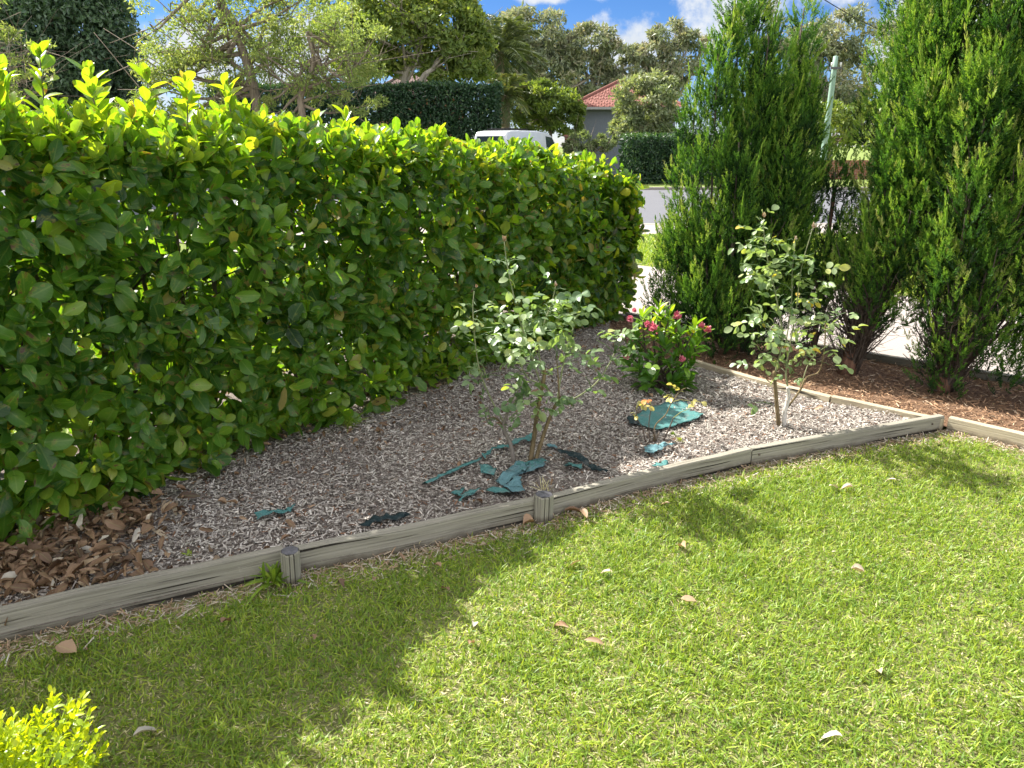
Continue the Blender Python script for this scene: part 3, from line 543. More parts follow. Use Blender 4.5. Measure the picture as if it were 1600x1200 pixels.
for px, py, L, t, lab in [(452, 598 + 218, .06, .35, 'brown leaf on the mulch beside the thin teal strip'), (485, 688, .05, .6, 'brown leaf on shaded mulch near the hedge foot'), (745, 780, .06, .35, 'brown leaf beside the torn teal cloth on the mulch'),
                          (230, 880, .07, .3, 'dark brown leaf on mulch above the left timber board'), (1178, 697, .05, .3, 'reddish leaf on sunlit mulch close to the right front board'), (447, 840, .05, .4, 'rusty leaf on mulch above the left peg')]:
    o = fallen(px, py, L, t, lab, z=.06); o['group'] = 'fallen leaves lying on the mulch'

# ------------------------------------------------------------------ weed cloth
def scrap(poly_px, mat, label, z=.052, rough=.016, name='weed_cloth'):
    pts = np.array([G(a, b, z) for a, b in poly_px]); c = pts.mean(0); me = bpy.data.meshes.new(name); bm = bmesh.new()
    f = bm.faces.new([bm.verts.new(p - c) for p in pts]); bmesh.ops.triangulate(bm, faces=[f])
    for _ in range(3): bmesh.ops.subdivide_edges(bm, edges=[e_ for e_ in bm.edges if e_.calc_length() > .02], cuts=1, use_grid_fill=True); bmesh.ops.triangulate(bm, faces=bm.faces[:])
    vv = np.array([v.co[:] for v in bm.verts]); zz = sin_noise(vv + c, 22, 5) * rough + sin_noise(vv + c, 60, 6) * rough * .6; jj = rng.normal(0, .0032, (len(vv), 2))
    for v, q, j in zip(bm.verts, zz, jj): v.co.z += q + (.004 if rough < .012 else .01); v.co.x += j[0]; v.co.y += j[1]
    loop = [p - c for p in pts]
    for _ in range(int(sum(np.linalg.norm(loop[i] - loop[i - 1]) for i in range(len(loop))) * 70)):        # frayed threads round the torn edge
        i = int(rng.integers(0, len(loop))); a_, b_ = loop[i - 1], loop[i]; t_ = rng.random(); q = a_ + (b_ - a_) * t_; d_ = nrm((b_ - a_)[None])[0]; o_ = q / max(np.linalg.norm(q), 1e-6) * rng.uniform(.008, .03) + d_ * rng.normal(0, .012)
        bm.faces.new([bm.verts.new(tuple(v_)) for v_ in (q - d_ * .0016 - o_ * .2 + [0, 0, .006], q + d_ * .0016 - o_ * .2 + [0, 0, .006], q + o_ + [0, 0, rng.uniform(-.002, .012)])])
    bmesh.ops.solidify(bm, geom=bm.faces[:], thickness=.0012); bm.to_mesh(me); bm.free(); me.materials.append(M[mat]); [setattr(p_, 'use_smooth', True) for p_ in me.polygons]
    o = bpy.data.objects.new(name, me); COL.objects.link(o); o.location = c; tag(o, label, 'weed cloth', 'torn scraps of teal weed cloth on the mulch'); return o
scrap([(776, 752), (800, 730), (812, 722), (825, 734), (848, 722), (840, 716), (852, 731), (822, 740), (812, 745), (816, 762), (822, 771), (800, 774), (786, 762)], 'tealgrey', 'largest blue grey cloth scrap with a draped tip left of the stout peg', rough=.012)
scrap([(806, 727), (830, 724), (845, 717), (858, 722), (846, 730), (815, 738)], 'teal', 'teal cloth strip in front of the rose stems', rough=.014)
scrap([(748, 728), (765, 730), (778, 738), (770, 745), (752, 741)], 'teal', 'small teal scrap left of the front rose stems', rough=.012)
scrap([(752, 713), (775, 700), (800, 692), (822, 682), (834, 680), (834, 690), (815, 692), (795, 700), (770, 706), (757, 719)], 'teal', 'frayed teal band curving behind the front rose', rough=.012)
scrap([(704, 772), (718, 764), (726, 762), (720, 774), (735, 765), (752, 765), (738, 772), (716, 785), (722, 777)], 'teal', 'two pronged teal shreds left of the largest scrap', rough=.010)
scrap([(760, 768), (775, 762), (792, 766), (798, 773), (775, 771)], 'teal', 'teal shred under the largest scrap', rough=.008)
scrap([(878, 727), (892, 724), (908, 726), (911, 731), (895, 733)], 'teal', 'small flat teal scrap right of the front rose')
scrap([(870, 708), (895, 707), (905, 712), (925, 728), (953, 735), (948, 737), (925, 733), (905, 722), (885, 716)], 'blackcloth', 'blackish folded cloth right of the front rose', rough=.018)
scrap([(852, 697), (866, 695), (872, 702), (858, 703)], 'tealgrey', 'tiny blue grey scrap behind the front rose stems')
scrap([(990, 651), (1010, 640), (1050, 626), (1072, 628), (1080, 642), (1100, 646), (1092, 654), (1060, 664), (1035, 671), (1022, 672), (998, 664)], 'teal', 'wide smooth teal sheet behind the little ailing rose', rough=.006)
scrap([(1006, 700), (1030, 697), (1056, 693), (1040, 702), (1018, 710), (1008, 708)], 'tealgrey', 'frayed grey teal scrap in front of the little ailing rose')
scrap([(400, 808), (425, 800), (462, 792), (455, 798), (430, 806), (402, 814)], 'teal', 'thin teal strip alone on the shaded mulch')
scrap([(580, 812), (605, 806), (628, 804), (640, 806), (625, 813), (600, 816), (560, 826)], 'blackcloth', 'dark cloth strip poking out above the middle board')
scrap([(662, 755), (700, 737), (750, 716), (752, 719), (702, 741), (666, 757)], 'teal', 'fine teal threads stretching left from the front rose', rough=.004)
scrap([(980, 655), (990, 650), (1000, 662), (985, 666)], 'blackcloth', 'black fold at the left end of the wide teal sheet', rough=.012)
scrap([(1018, 727), (1040, 723), (1046, 727), (1030, 731)], 'teal', 'little teal scrap near the board below the ailing rose')

# ------------------------------------------------------------------ roses
def catmull(P, m=6):
    P = np.array(P, float); n = len(P); 
    if n < 3: return P
    Q = np.vstack([2 * P[0] - P[1], P, 2 * P[-1] - P[-2]]); out = []
    for i in range(1, n):
        for t in np.linspace(0, 1, m, endpoint=False):
            a, b, c, d = Q[i - 1], Q[i], Q[i + 1], Q[i + 2]; out.append(.5 * (2 * b + (c - a) * t + (2 * a - 5 * b + 4 * c - d) * t * t + (3 * b - a - 3 * c + d) * t ** 3))
    out.append(P[-1]); return np.array(out)
def compound(mb, P, dirs, Ls, tint, T=T_HI):
    """pinnate rose leaves: five leaflets on a short stalk"""
    n = len(P); dirs = nrm(dirs); up = nrm(np.array([0, 0, 1.0]) + rng.normal(0, .45, (n, 3))); side = nrm(np.cross(dirs, up))
    for f, s, a in ((1.0, 0, 0), (.72, 1, .85), (.72, -1, .85), (.38, 1, 1.0), (.38, -1, 1.0)):
        keep = rng.random(n) < (.96 if s == 0 else .85); pos = P + dirs * (Ls * 1.9 * f)[:, None]; ax = dirs * math.cos(a) + side * s * math.sin(a) + rng.normal(0, .18, (n, 3)); ax[:, 2] -= .12
        l_ = Ls * (1.05 if s == 0 else .85) * rng.uniform(.8, 1.1, n); leaves(mb, pos[keep], ax[keep], (up + rng.normal(0, .25, (n, 3)))[keep], l_[keep], (l_ * .74)[keep], np.clip(tint + rng.normal(0, .07, n), 0, 1)[keep], T, .3, .25)
def rose(base_px, label, canes, clumps, Lf, thorny=(), buds=(), tint=.55, mat='rose_leaf', yellow=.012):
    b = G(*base_px, .04); Y0 = b[1]; e = empty('rose_bush', b * [1, 1, 1], label, 'rose bush', 'rose bushes in the mulch bed')
    fol = MB(); st = MB(); attach = []
    for pts, dy, r0, r1, m in canes:
        n = len(pts); P = np.array([V(px, py, Y0 + dy * i / (n - 1)) for i, (px, py) in enumerate(pts)])
        C = catmull(P, 5); mb = MB(); mb.tube(C, np.linspace(r0, r1, len(C)) * (1 + rng.normal(0, .05, len(C))), 8)
        if r0 > .006:                                        # thorns
            k = 60 if r0 > .011 else 16
            for _ in range(k):
                i = rng.integers(1, len(C) - 1); a = rng.uniform(0, 6.28); dv = np.array([math.cos(a), math.sin(a), .25]); mb.tube([C[i] + dv * r0 * .7, C[i] + dv * (r0 + .007)], [.0022, .0005], 4)
        mb.build('cane', M[m], e, True); attach.append(C)
    A = np.concatenate(attach)
    for px, py, sp, cnt, dy in clumps:
        c = V(px, py, Y0 + dy); s_ = sp * Y0 / F; P = c + rng.normal(0, 1, (cnt, 3)) * [s_, s_ * 1.3, s_]; d = rng.normal(0, 1, (cnt, 3)) * [1, 1, .45]; d += [.0, -.15, .05]
        tn = np.clip(rng.normal(tint, .16, cnt), 0, .85); tn = np.where(rng.random(cnt) < yellow, rng.uniform(.9, 1, cnt), tn)
        compound(fol, P, d, rng.uniform(*Lf, cnt), tn)
        for q in P:                                           # a thin stalk to the nearest cane
            j = np.argmin(np.linalg.norm(A - q, axis=1) + np.where(A[:, 2] > q[2], .08, 0)); fol.tube([A[j], (A[j] + q) / 2 + [0, 0, .01], q, q + nrm(d[0]) * .01], [.0022, .0017, .0012, .001], 4, tint=.25)
    fol.build('foliage', M[mat], e, True)
    if st.n: st.build('twig_growth', M['greencane'], e, True)
    for px, py, dy, r in buds:
        c = V(px, py, Y0 + dy); mb = MB(); 
        for q in range(12):
            a = q * 2.4; d = np.array([math.cos(a), math.sin(a), rng.uniform(.3, 1.6)]); leaves(mb, c[None] - [[0, 0, r * .7]], d[None], np.array([[0, 0, 1.0]]) - d[None] * .4, r * 1.7, r * 1.1, rng.uniform(.5, 1), T_HI, .2, -.9)
        mb.build('spent_bloom', M['dry'], e, True)
    return e
cl1 = [(762, 645, 7, 2, -.08), (762, 662, 6, 2, -.1), (800, 655, 8, 1, -.05), (820, 615, 14, 6, -.06), (812, 590, 12, 4, 0), (836, 640, 8, 2, -.05), (775, 560, 20, 9, .06), (755, 590, 14, 6, .08), (745, 520, 16, 6, .1), (790, 525, 20, 8, .02), (815, 500, 16, 6, 0),
       (760, 490, 16, 4, .08), (800, 455, 14, 4, 0), (810, 430, 10, 2, 0), (785, 412, 10, 2, 0), (830, 520, 20, 9, -.04), (850, 490, 16, 7, -.03), (866, 465, 10, 4, 0), (880, 500, 16, 7, 0), (900, 475, 13, 6, 0), (850, 545, 20, 9, -.05), (880, 545, 14, 6, .02),
       (905, 565, 14, 5, .05), (838, 575, 16, 6, -.06), (870, 632, 10, 4, -.04), (895, 620, 9, 2, 0), (940, 570, 9, 2, 0), (958, 545, 13, 6, .05), (915, 600, 8, 2, 0), (985, 535, 12, 3, .1), (1000, 555, 9, 2, .1)]
rose((822, 722), 'leafy rose bush with thorny brown canes rising from torn teal cloth', [
    ([(803, 724), (798, 695), (787, 668), (793, 645), (806, 620)], -.05, .0125, .006, 'greycane'), ([(789, 668), (773, 652), (760, 655)], -.08, .005, .002, 'cane'),
    ([(828, 724), (835, 680), (840, 640), (850, 590), (850, 575)], .0, .0125, .009, 'cane'), ([(836, 722), (846, 690), (858, 655), (874, 620)], .05, .0115, .008, 'cane'),
    ([(874, 625), (895, 624), (930, 600), (950, 572), (960, 552)], .08, .005, .003, 'greencane'), ([(870, 630), (878, 580), (888, 540), (898, 505), (905, 485)], .04, .0048, .003, 'greencane'),
    ([(845, 600), (832, 560), (812, 500), (800, 450), (792, 410), (788, 378)], .03, .0045, .0022, 'greencane'), ([(848, 585), (842, 545), (852, 500), (862, 475), (868, 448)], .0, .0045, .002, 'greencane'),
    ([(790, 665), (768, 625), (750, 580), (742, 530), (739, 480), (741, 455)], .10, .0045, .0022, 'greencane'), ([(846, 600), (825, 590), (812, 560), (820, 520)], -.05, .004, .002, 'greencane'), ([(874, 622), (872, 590), (870, 560)], 0, .004, .002, 'cane')],
    cl1, (.040, .056), buds=[(788, 375, .03, .012), (868, 446, 0, .009), (745, 448, .1, .007)])
cl2 = [(1183, 352, 9, 4, 0), (1172, 385, 9, 3, 0), (1195, 375, 10, 4, 0), (1180, 400, 10, 4, 0), (1200, 415, 12, 5, 0), (1180, 440, 11, 5, 0), (1215, 385, 9, 3, 0), (1240, 375, 8, 2, 0), (1265, 405, 9, 4, 0), (1230, 415, 12, 5, .05), (1260, 435, 12, 4, 0),
       (1215, 445, 12, 5, .03), (1245, 455, 13, 6, 0), (1195, 475, 13, 5, 0), (1220, 480, 13, 6, -.03), (1265, 480, 13, 5, .02), (1180, 495, 9, 3, 0), (1190, 530, 12, 5, -.02), (1200, 545, 9, 3, -.02), (1222, 520, 13, 6, .02), (1250, 505, 14, 6, 0), (1285, 510, 12, 5, .02),
       (1240, 540, 12, 4, .04), (1275, 545, 10, 3, .03), (1310, 535, 10, 4, .03), (1188, 570, 8, 3, -.03), (1214, 568, 7, 2, -.05), (1242, 578, 8, 3, -.04), (1278, 570, 8, 2, 0), (1205, 505, 11, 4, 0), (1300, 490, 9, 3, .03), (1180, 618, 6, 1, -.1)]
rose((1220, 664), 'tall rose bush with a whitish lower stem standing in sunlit mulch', [
    ([(1217, 668), (1214, 635), (1211, 600), (1210, 580)], .0, .013, .010, 'cane'), ([(1225, 668), (1226, 645), (1232, 622), (1231, 605)], -.02, .014, .009, 'whitecane'),
    ([(1231, 636), (1250, 610), (1260, 590), (1280, 580), (1288, 545), (1290, 505)], .05, .0065, .0035, 'cane'), ([(1231, 606), (1228, 580), (1234, 540), (1243, 490), (1252, 420), (1270, 356)], .0, .0055, .002, 'greencane'),
    ([(1211, 600), (1200, 595), (1186, 578)], -.04, .004, .002, 'cane'), ([(1211, 585), (1222, 530), (1214, 470), (1200, 410), (1194, 370), (1193, 342)], -.02, .0055, .002, 'greencane'),
    ([(1224, 560), (1236, 480), (1238, 420), (1243, 378)], .03, .004, .002, 'greencane'), ([(1229, 600), (1240, 575), (1237, 560)], -.03, .004, .003, 'cane'), ([(1222, 530), (1190, 500), (1182, 480)], 0, .003, .002, 'greencane'), ([(1252, 600), (1268, 560), (1300, 535)], .03, .003, .002, 'greencane'), ([(1209, 645), (1207, 632)], 0, .003, .002, 'darktwig')],
    cl2, (.038, .054), buds=[(1194, 338, -.02, .011), (1271, 354, 0, .011), (1243, 374, .03, .009)], tint=.68, yellow=.012)
cl3 = [(1012, 628, 10, 2, 0), (1040, 618, 3, 1, 0), (1072, 610, 5, 1, .03), (1078, 620, 6, 1, .04), (1068, 640, 6, 1, .02), (1000, 636, 8, 2, 0), (995, 625, 6, 1, 0)]
rose((1020, 688), 'little ailing rose with bare dark stems and a few yellow leaves', [
    ([(1008, 690), (1004, 670), (996, 655), (994, 640)], 0, .004, .002, 'darktwig'), ([(1015, 690), (1014, 660), (1018, 635)], 0, .004, .002, 'darktwig'), ([(1022, 690), (1024, 665), (1040, 648), (1048, 632), (1062, 612), (1072, 606)], .03, .004, .002, 'cane'),
    ([(1026, 688), (1022, 672)], 0, .006, .005, 'bark'), ([(1036, 690), (1046, 668), (1052, 653)], 0, .005, .003, 'darktwig'), ([(1018, 692), (1010, 676)], 0, .006, .004, 'bark'), ([(1024, 690), (1030, 676)], .02, .006, .005, 'bark')],
    cl3, (.030, .042), tint=.5, mat='rose_small', yellow=.25)

# ------------------------------------------------------------------ flowering bush
def flower_bush():
    b = G(1032, 606, .04); e = empty('flowering_bush', b, 'low leafy bush with clusters of pink flowers', 'flowering bush'); Y = b[1]; fol = MB()
    heads = [(1005, 500, 0), (1020, 520, -.05), (1045, 500, .0), (1030, 488, .05), (1085, 515, -.02), (1092, 535, 0), (1062, 530, -.08), (1075, 560, -.1), (1050, 570, -.15), (1020, 565, -.12), (995, 530, .0), (985, 555, .0), (1000, 580, -.1), (1040, 545, -.1),
             (1060, 590, -.1), (1020, 595, -.15), (1075, 580, 0), (1040, 520, .1), (1000, 545, .15), (1060, 550, .15), (1080, 545, .2), (1030, 575, .2), (1050, 520, .05), (985, 575, .1), (1070, 600, -.05), (1050, 600, -.12), (1008, 600, .0)]
    for px, py, dy in heads:
        c = V(px, py, Y + dy); s0 = b + np.append(rng.normal(0, .035, 2), 0); mb = MB(); mb.tube(catmull([s0, (s0 + c) / 2 + [0, 0, .02] + np.append(rng.normal(0, .03, 2), 0), c], 4), np.linspace(.009, .005, 9), 6, cap=True)
        g = nrm(c - (b + [0, 0, -.1]))[None] + [[0, 0, .5]]
        for k, (f, kk) in enumerate(((-.06, 4), (-.03, 5), (.0, 6))):
            pos, ax, up, od = rosettes(c[None] + nrm(g) * f, g, kk, .006, 1.25 - k * .25, .45 if k == 2 else .9, .1, .2); Lf = rng.uniform(.07, .115, len(pos))
            leaves(fol, pos, ax, up, Lf, Lf * rng.uniform(.30, .38, len(pos)), np.clip(rng.normal(.45 + .3 * (py < 530), .14, len(pos)), 0, .96), T_HI, .3, .2)
        mb.build('stem', M['darktwig'], e, True)
    fol.build('foliage', M['bush_leaf'], e, True)
    for px, py, dy, r in [(1020, 514, -.12, .032), (1012, 508, -.1, .024), (1058, 496, -.03, .03), (1096, 510, -.05, .022), (1106, 517, -.04, .026), (984, 500, -.02, .026), (1066, 563, -.18, .024), (979, 559, 0, .022), (991, 486, 0, .018), (1030, 520, .1, .02)]:
        c = V(px, py, Y + dy); mb = MB()
        for q in range(34):
            a = q * 2.4; f = q / 34; d = np.array([[math.cos(a) * (.25 + f), math.sin(a) * (.25 + f), 1.25 - 1.5 * f]]); leaves(mb, c[None], d, np.array([[0, 0, 1.0]]) - d * .5, r * rng.uniform(.85, 1.15), r * .9, rng.uniform(0, 1), T_HI, -.5, -.6, .05)
        mb.build('flower', M['petal'], e, True)
flower_bush()

# ------------------------------------------------------------------ bottom left bush and small weeds
def box_bush():
    b = np.array([-1.10, 1.13, 0.0]); e = empty('small_bush', b, 'bright yellow green small leaved bush in the lower left corner', 'bush'); mb = MB(); st = MB()
    n = 1150; d = nrm(rng.normal(0, 1, (n, 3)) * [1, 1, 1]); d[:, 2] = np.abs(d[:, 2]) * 1.2 - .15; d = nrm(d); rr = 1 + .13 * np.sin(d[:, 0] * 9 + d[:, 1] * 7) + .08 * np.sin(d[:, 2] * 14 + d[:, 0] * 5)
    P = b + [0, 0, .12] + d * np.array([.29, .29, .39]) * (rr * rng.uniform(.72, 1.0, n))[:, None]
    g = d + [0, 0, .6] + rng.normal(0, .3, (n, 3)); pos, ax, up, od = rosettes(P, g, 7, .006, 1.15, .3, .0, .3)
    leaves(mb, pos, ax, up, rng.uniform(.014, .023, len(pos)), rng.uniform(.009, .013, len(pos)), np.clip(np.tile(rng.normal(.45, .2, n), 7) + .25 * od, 0, 1), T_MID, .3, .15)
    for i in range(0, n, 5): mb.tube([b + [0, 0, .02], b + (P[i] - b) * .55 + [0, 0, .03], P[i] + nrm(g[i]) * .03], [.004, .003, .0015], 4)
    mb.build('foliage', M['box_leaf'], e, True)
box_bush()
def weed(px, py, n, L, label, up=.9, z=.0, tb=(.1, .5), cat='weed', w=.12):
    b = G(px, py, z); P = np.tile(b, (n, 1)) + np.column_stack([rng.normal(0, L * .10, (n, 2)), np.zeros(n)]); a = rng.uniform(0, 6.28, n); l_ = rng.uniform(.1, 1.1, n)
    ax = np.stack([np.cos(a) * np.sin(l_), np.sin(a) * np.sin(l_), np.cos(l_) * up], 1); mb = MB(); LL = L * rng.uniform(.6, 1, n)
    leaves(mb, P, ax, np.array([0, 0, 1.0]) - ax * .3 + rng.normal(0, .1, (n, 3)), LL, LL * w, rng.uniform(*tb, n), T_HI, .4, .5); tag(mb.build('weed', M['grass'], loc=b, smooth=True), label, cat, 'small weeds along the bed')
weed(430, 910, 46, .12, 'green leafy weed tuft against the left peg', tb=(.1, .45), w=.14)
weed(298, 852 + 20, 7, .04, 'tiny green seedling on the mulch near the left board', w=.3, z=.03)
weed(850, 772, 16, .10, 'dry straw tuft growing behind the stout peg', tb=(.86, 1), z=.03, w=.04)
weed(836, 792, 16, .08, 'dry straw tuft left of the stout peg', tb=(.86, 1), w=.04)
weed(1062, 690, 26, .03, 'small green weed on sunlit mulch right of the ailing rose', z=.03, w=.3, tb=(.5, .8))
weed(664, 850, 5, .12, 'single long dry grass stalk leaning on the middle board', tb=(.9, 1), w=.02)
weed(1052, 680, 14, .035, 'dark leaved weed at the foot of the ailing rose', z=.03, w=.35, tb=(0, .3))
weed(545, 668, 60, .14, 'tuft of long grass under the middle of the hedge', z=.03, w=.035, tb=(.2, .7))
weed(80, 800, 60, .13, 'dry grass tuft among the brown leaves under the hedge', z=.03, w=.03, tb=(.75, 1))

# ------------------------------------------------------------------ conifers
def plume_template(seed, k=24):
    r = np.random.default_rng(seed); y = np.sort(r.uniform(.02, .93, k)); a = r.uniform(0, 6.28, k); l = (.30 * (1 - y) + .09) * r.uniform(.6, 1.2, k); th = r.uniform(.35, .75, k)
    bend = .08 * np.sin(y * 2.5); P = np.stack([bend, 0 * y, y], 1); ax = np.stack([np.cos(a) * np.sin(th), np.sin(a) * np.sin(th), np.cos(th)], 1)
    P = np.vstack([P, [[.08 * math.sin(2.2), 0, .86]]]); ax = np.vstack([ax, [[.05, 0, 1]]]); l = np.append(l, .2); return P, ax, l
TPL = [plume_template(i) for i in range(8)]
def plumes(mb, B, g, L, tint, fat=1.0, wd=.010):
    g = nrm(g); n = len(B); ref = nrm(np.cross(g, rng.normal(size=(n, 3)))); w = np.cross(g, ref); pick = rng.integers(0, 8, n)
    for q in range(8):
        i = np.where(pick == q)[0]
        if not len(i): continue
        P, ax, l = TPL[q]; R3 = np.stack([ref[i], w[i], g[i]], 1)       # n,3(axis),3
        sc = np.stack([np.full(len(i), fat), np.full(len(i), fat), np.ones(len(i))], 1) * L[i][:, None]
        PP = B[i][:, None] + np.einsum('kc,ncd->nkd', P, R3 * sc[:, :, None]); AX = np.einsum('kc,ncd->nkd', ax * np.array([fat, fat, 1]), R3)
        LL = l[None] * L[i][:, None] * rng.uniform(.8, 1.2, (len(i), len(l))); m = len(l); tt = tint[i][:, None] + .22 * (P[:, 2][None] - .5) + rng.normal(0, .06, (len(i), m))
        leaves(mb, PP.reshape(-1, 3), AX.reshape(-1, 3), rng.normal(size=(len(i) * m, 3)), LL.ravel(), np.clip(LL.ravel() * .2, wd * .6, wd * 1.5), np.clip(tt, 0, .97).ravel(), T_LO, .6, .0)
def conifer(base, label, leaders, h0, dens=1.0, trunk_r=.05, tb=.45, extra=None, lowbare=True, trunk_to=None):
    """leaders: (dx, dy, height, radius, foot) flame shaped columns that make up the crown; each is clothed in upright sprays"""
    e = empty('conifer', base, label, 'conifer', 'feathery upright conifers along the driveway'); fol = MB(); tw = MB(); base = np.array(base, float)
    for dx, dy, h, r, z0 in leaders:
        n = int(54 * dens * (h - z0) * r / .25); f = rng.uniform(0, 1, n) ** .85; z = z0 + f * (h - z0)
        prof = np.minimum(1, (f + .15) / .25) ** .7 * np.clip(1 - f, 0, 1) ** .5; a = rng.uniform(0, 6.28, n); rr = r * prof * np.sqrt(rng.uniform(.3, 1, n))
        keep = rng.random(n) < (.8 + .2 * np.clip((z - .2) / .6, 0, 1) if lowbare else 1); f, z, a, rr, prof = f[keep], z[keep], a[keep], rr[keep], prof[keep]; n = len(f)
        B = np.column_stack([base[0] + dx + np.cos(a) * rr, base[1] + dy + np.sin(a) * rr, z + base[2]]); LB = rng.uniform(.22, .55, n) * (1 - .35 * f); B[:, 2] -= LB * .45
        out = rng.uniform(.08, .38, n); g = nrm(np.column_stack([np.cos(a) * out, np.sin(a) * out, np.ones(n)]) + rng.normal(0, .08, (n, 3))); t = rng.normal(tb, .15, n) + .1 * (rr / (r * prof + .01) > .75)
        m = 15; ii = np.repeat(np.arange(n), m); q = np.tile(np.linspace(0, 1, m), n) + rng.normal(0, .03, n * m); q = np.clip(q, 0, 1.02); th = rng.uniform(0, 6.28, n * m); fat = (.055 * (1 - q) ** .8 + .006) * rng.uniform(.7, 1.3, n)[ii]
        rad = np.column_stack([np.cos(th), np.sin(th), np.zeros(n * m)]); PB = B[ii] + g[ii] * (LB[ii] * q)[:, None] + rad * fat[:, None]; gg = g[ii] + rad * (.75 * (1 - q) + .1)[:, None] + rng.normal(0, .1, (n * m, 3))
        plumes(fol, PB, gg, rng.uniform(.07, .14, n * m) * (1 - .25 * q), t[ii] + .60 * (q - .5) + rng.normal(0, .05, n * m), 1.0, .0095)  # tint rises to the tips: pale new growth plus painted light and shade
        k = max(2, int(n * .16)); i = rng.choice(n, k); plumes(fol, B[i] + g[i] * LB[i][:, None] * .8, g[i], rng.uniform(.16, .32, k), t[i] + .2, .30, .008)       # thin whips above the sprays
        top = base + [dx, dy, h]; lead = catmull([base + [dx * .15, dy * .15, .0], base + [dx * .8, dy * .8, (z0 + h) * .35], top], 5); tw.tube(lead, np.linspace(trunk_r * .34, .005, len(lead)), 7)
        for _ in range(int(26 * dens)):
            f_ = rng.uniform(.05, .7); i = int(f_ * (len(lead) - 1)); p0 = lead[i]; a_ = rng.uniform(0, 6.28); l_ = r * rng.uniform(.6, 1.1); p1 = p0 + [math.cos(a_) * l_, math.sin(a_) * l_, rng.uniform(.1, .4)]
            tw.tube([p0, (p0 + p1) / 2 - [0, 0, .03], p1], [.008, .005, .002], 4)
            if f_ < .35:
                for __ in range(7):
                    q0 = p0 + (p1 - p0) * rng.uniform(.3, 1); tw.tube([q0, q0 + rng.normal(0, .08, 3) + [0, 0, .05]], [.002, .001], 3)
    fol.build('foliage', M['juniper'], e); tw.build('branches', M['darktwig'], e, True)
    tr = MB(); tt = np.array(trunk_to if trunk_to is not None else (0.02, 0.02, 1.3)); pts = catmull([base + [0, 0, -.02], base + tt * [.5, .5, .4], base + tt], 6); tr.tube(pts, np.linspace(trunk_r * 1.25, trunk_r * .6, len(pts)) * (1 + .12 * np.sin(np.arange(len(pts)) * 2.3)), 9); tr.build('trunk', M['redbark'], e, True)
    return e
c1 = G(1150, 548, .02); c2 = G(1322, 584, .02); c3 = G(1468, 612, .02)
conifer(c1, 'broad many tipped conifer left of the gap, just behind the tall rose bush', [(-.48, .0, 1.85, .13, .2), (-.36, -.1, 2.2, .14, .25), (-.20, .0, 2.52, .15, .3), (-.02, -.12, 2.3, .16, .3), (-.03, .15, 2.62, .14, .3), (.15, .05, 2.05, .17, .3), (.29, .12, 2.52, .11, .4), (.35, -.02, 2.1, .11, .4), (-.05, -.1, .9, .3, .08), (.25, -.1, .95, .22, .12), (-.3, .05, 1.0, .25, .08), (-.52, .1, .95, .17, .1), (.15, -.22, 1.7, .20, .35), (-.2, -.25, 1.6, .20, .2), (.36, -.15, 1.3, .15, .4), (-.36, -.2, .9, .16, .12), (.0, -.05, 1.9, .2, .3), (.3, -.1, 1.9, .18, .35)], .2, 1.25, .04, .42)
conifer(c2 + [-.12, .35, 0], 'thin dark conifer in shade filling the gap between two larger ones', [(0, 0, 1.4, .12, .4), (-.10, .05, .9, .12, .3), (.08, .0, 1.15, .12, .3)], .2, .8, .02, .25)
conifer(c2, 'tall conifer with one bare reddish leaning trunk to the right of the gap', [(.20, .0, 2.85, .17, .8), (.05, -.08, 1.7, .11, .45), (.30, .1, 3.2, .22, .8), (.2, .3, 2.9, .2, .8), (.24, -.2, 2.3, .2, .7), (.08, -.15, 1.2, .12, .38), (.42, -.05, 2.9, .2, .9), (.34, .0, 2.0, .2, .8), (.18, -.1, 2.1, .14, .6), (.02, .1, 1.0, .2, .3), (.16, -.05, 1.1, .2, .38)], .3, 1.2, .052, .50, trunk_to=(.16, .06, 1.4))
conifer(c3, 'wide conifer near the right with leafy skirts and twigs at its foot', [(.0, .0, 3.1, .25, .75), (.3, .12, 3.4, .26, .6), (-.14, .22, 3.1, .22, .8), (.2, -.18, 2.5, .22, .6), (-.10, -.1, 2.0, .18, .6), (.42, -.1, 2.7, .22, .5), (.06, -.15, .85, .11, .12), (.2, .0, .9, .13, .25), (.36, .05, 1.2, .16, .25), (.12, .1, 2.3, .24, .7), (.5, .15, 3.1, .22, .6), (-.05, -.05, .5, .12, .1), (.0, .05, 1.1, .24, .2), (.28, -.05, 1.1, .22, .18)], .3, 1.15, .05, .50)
conifer(c3 + [.62, -.42, 0], 'bright conifer cut off by the right edge of the picture', [(.0, .0, 2.2, .18, .4), (.25, -.1, 3.2, .28, .5), (-.02, .05, 1.5, .16, .3), (.2, .2, 3.2, .26, .6), (-.06, -.05, 1.0, .14, .25), (.5, .1, 3.2, .3, .6)], .3, 1.1, .05, .58)

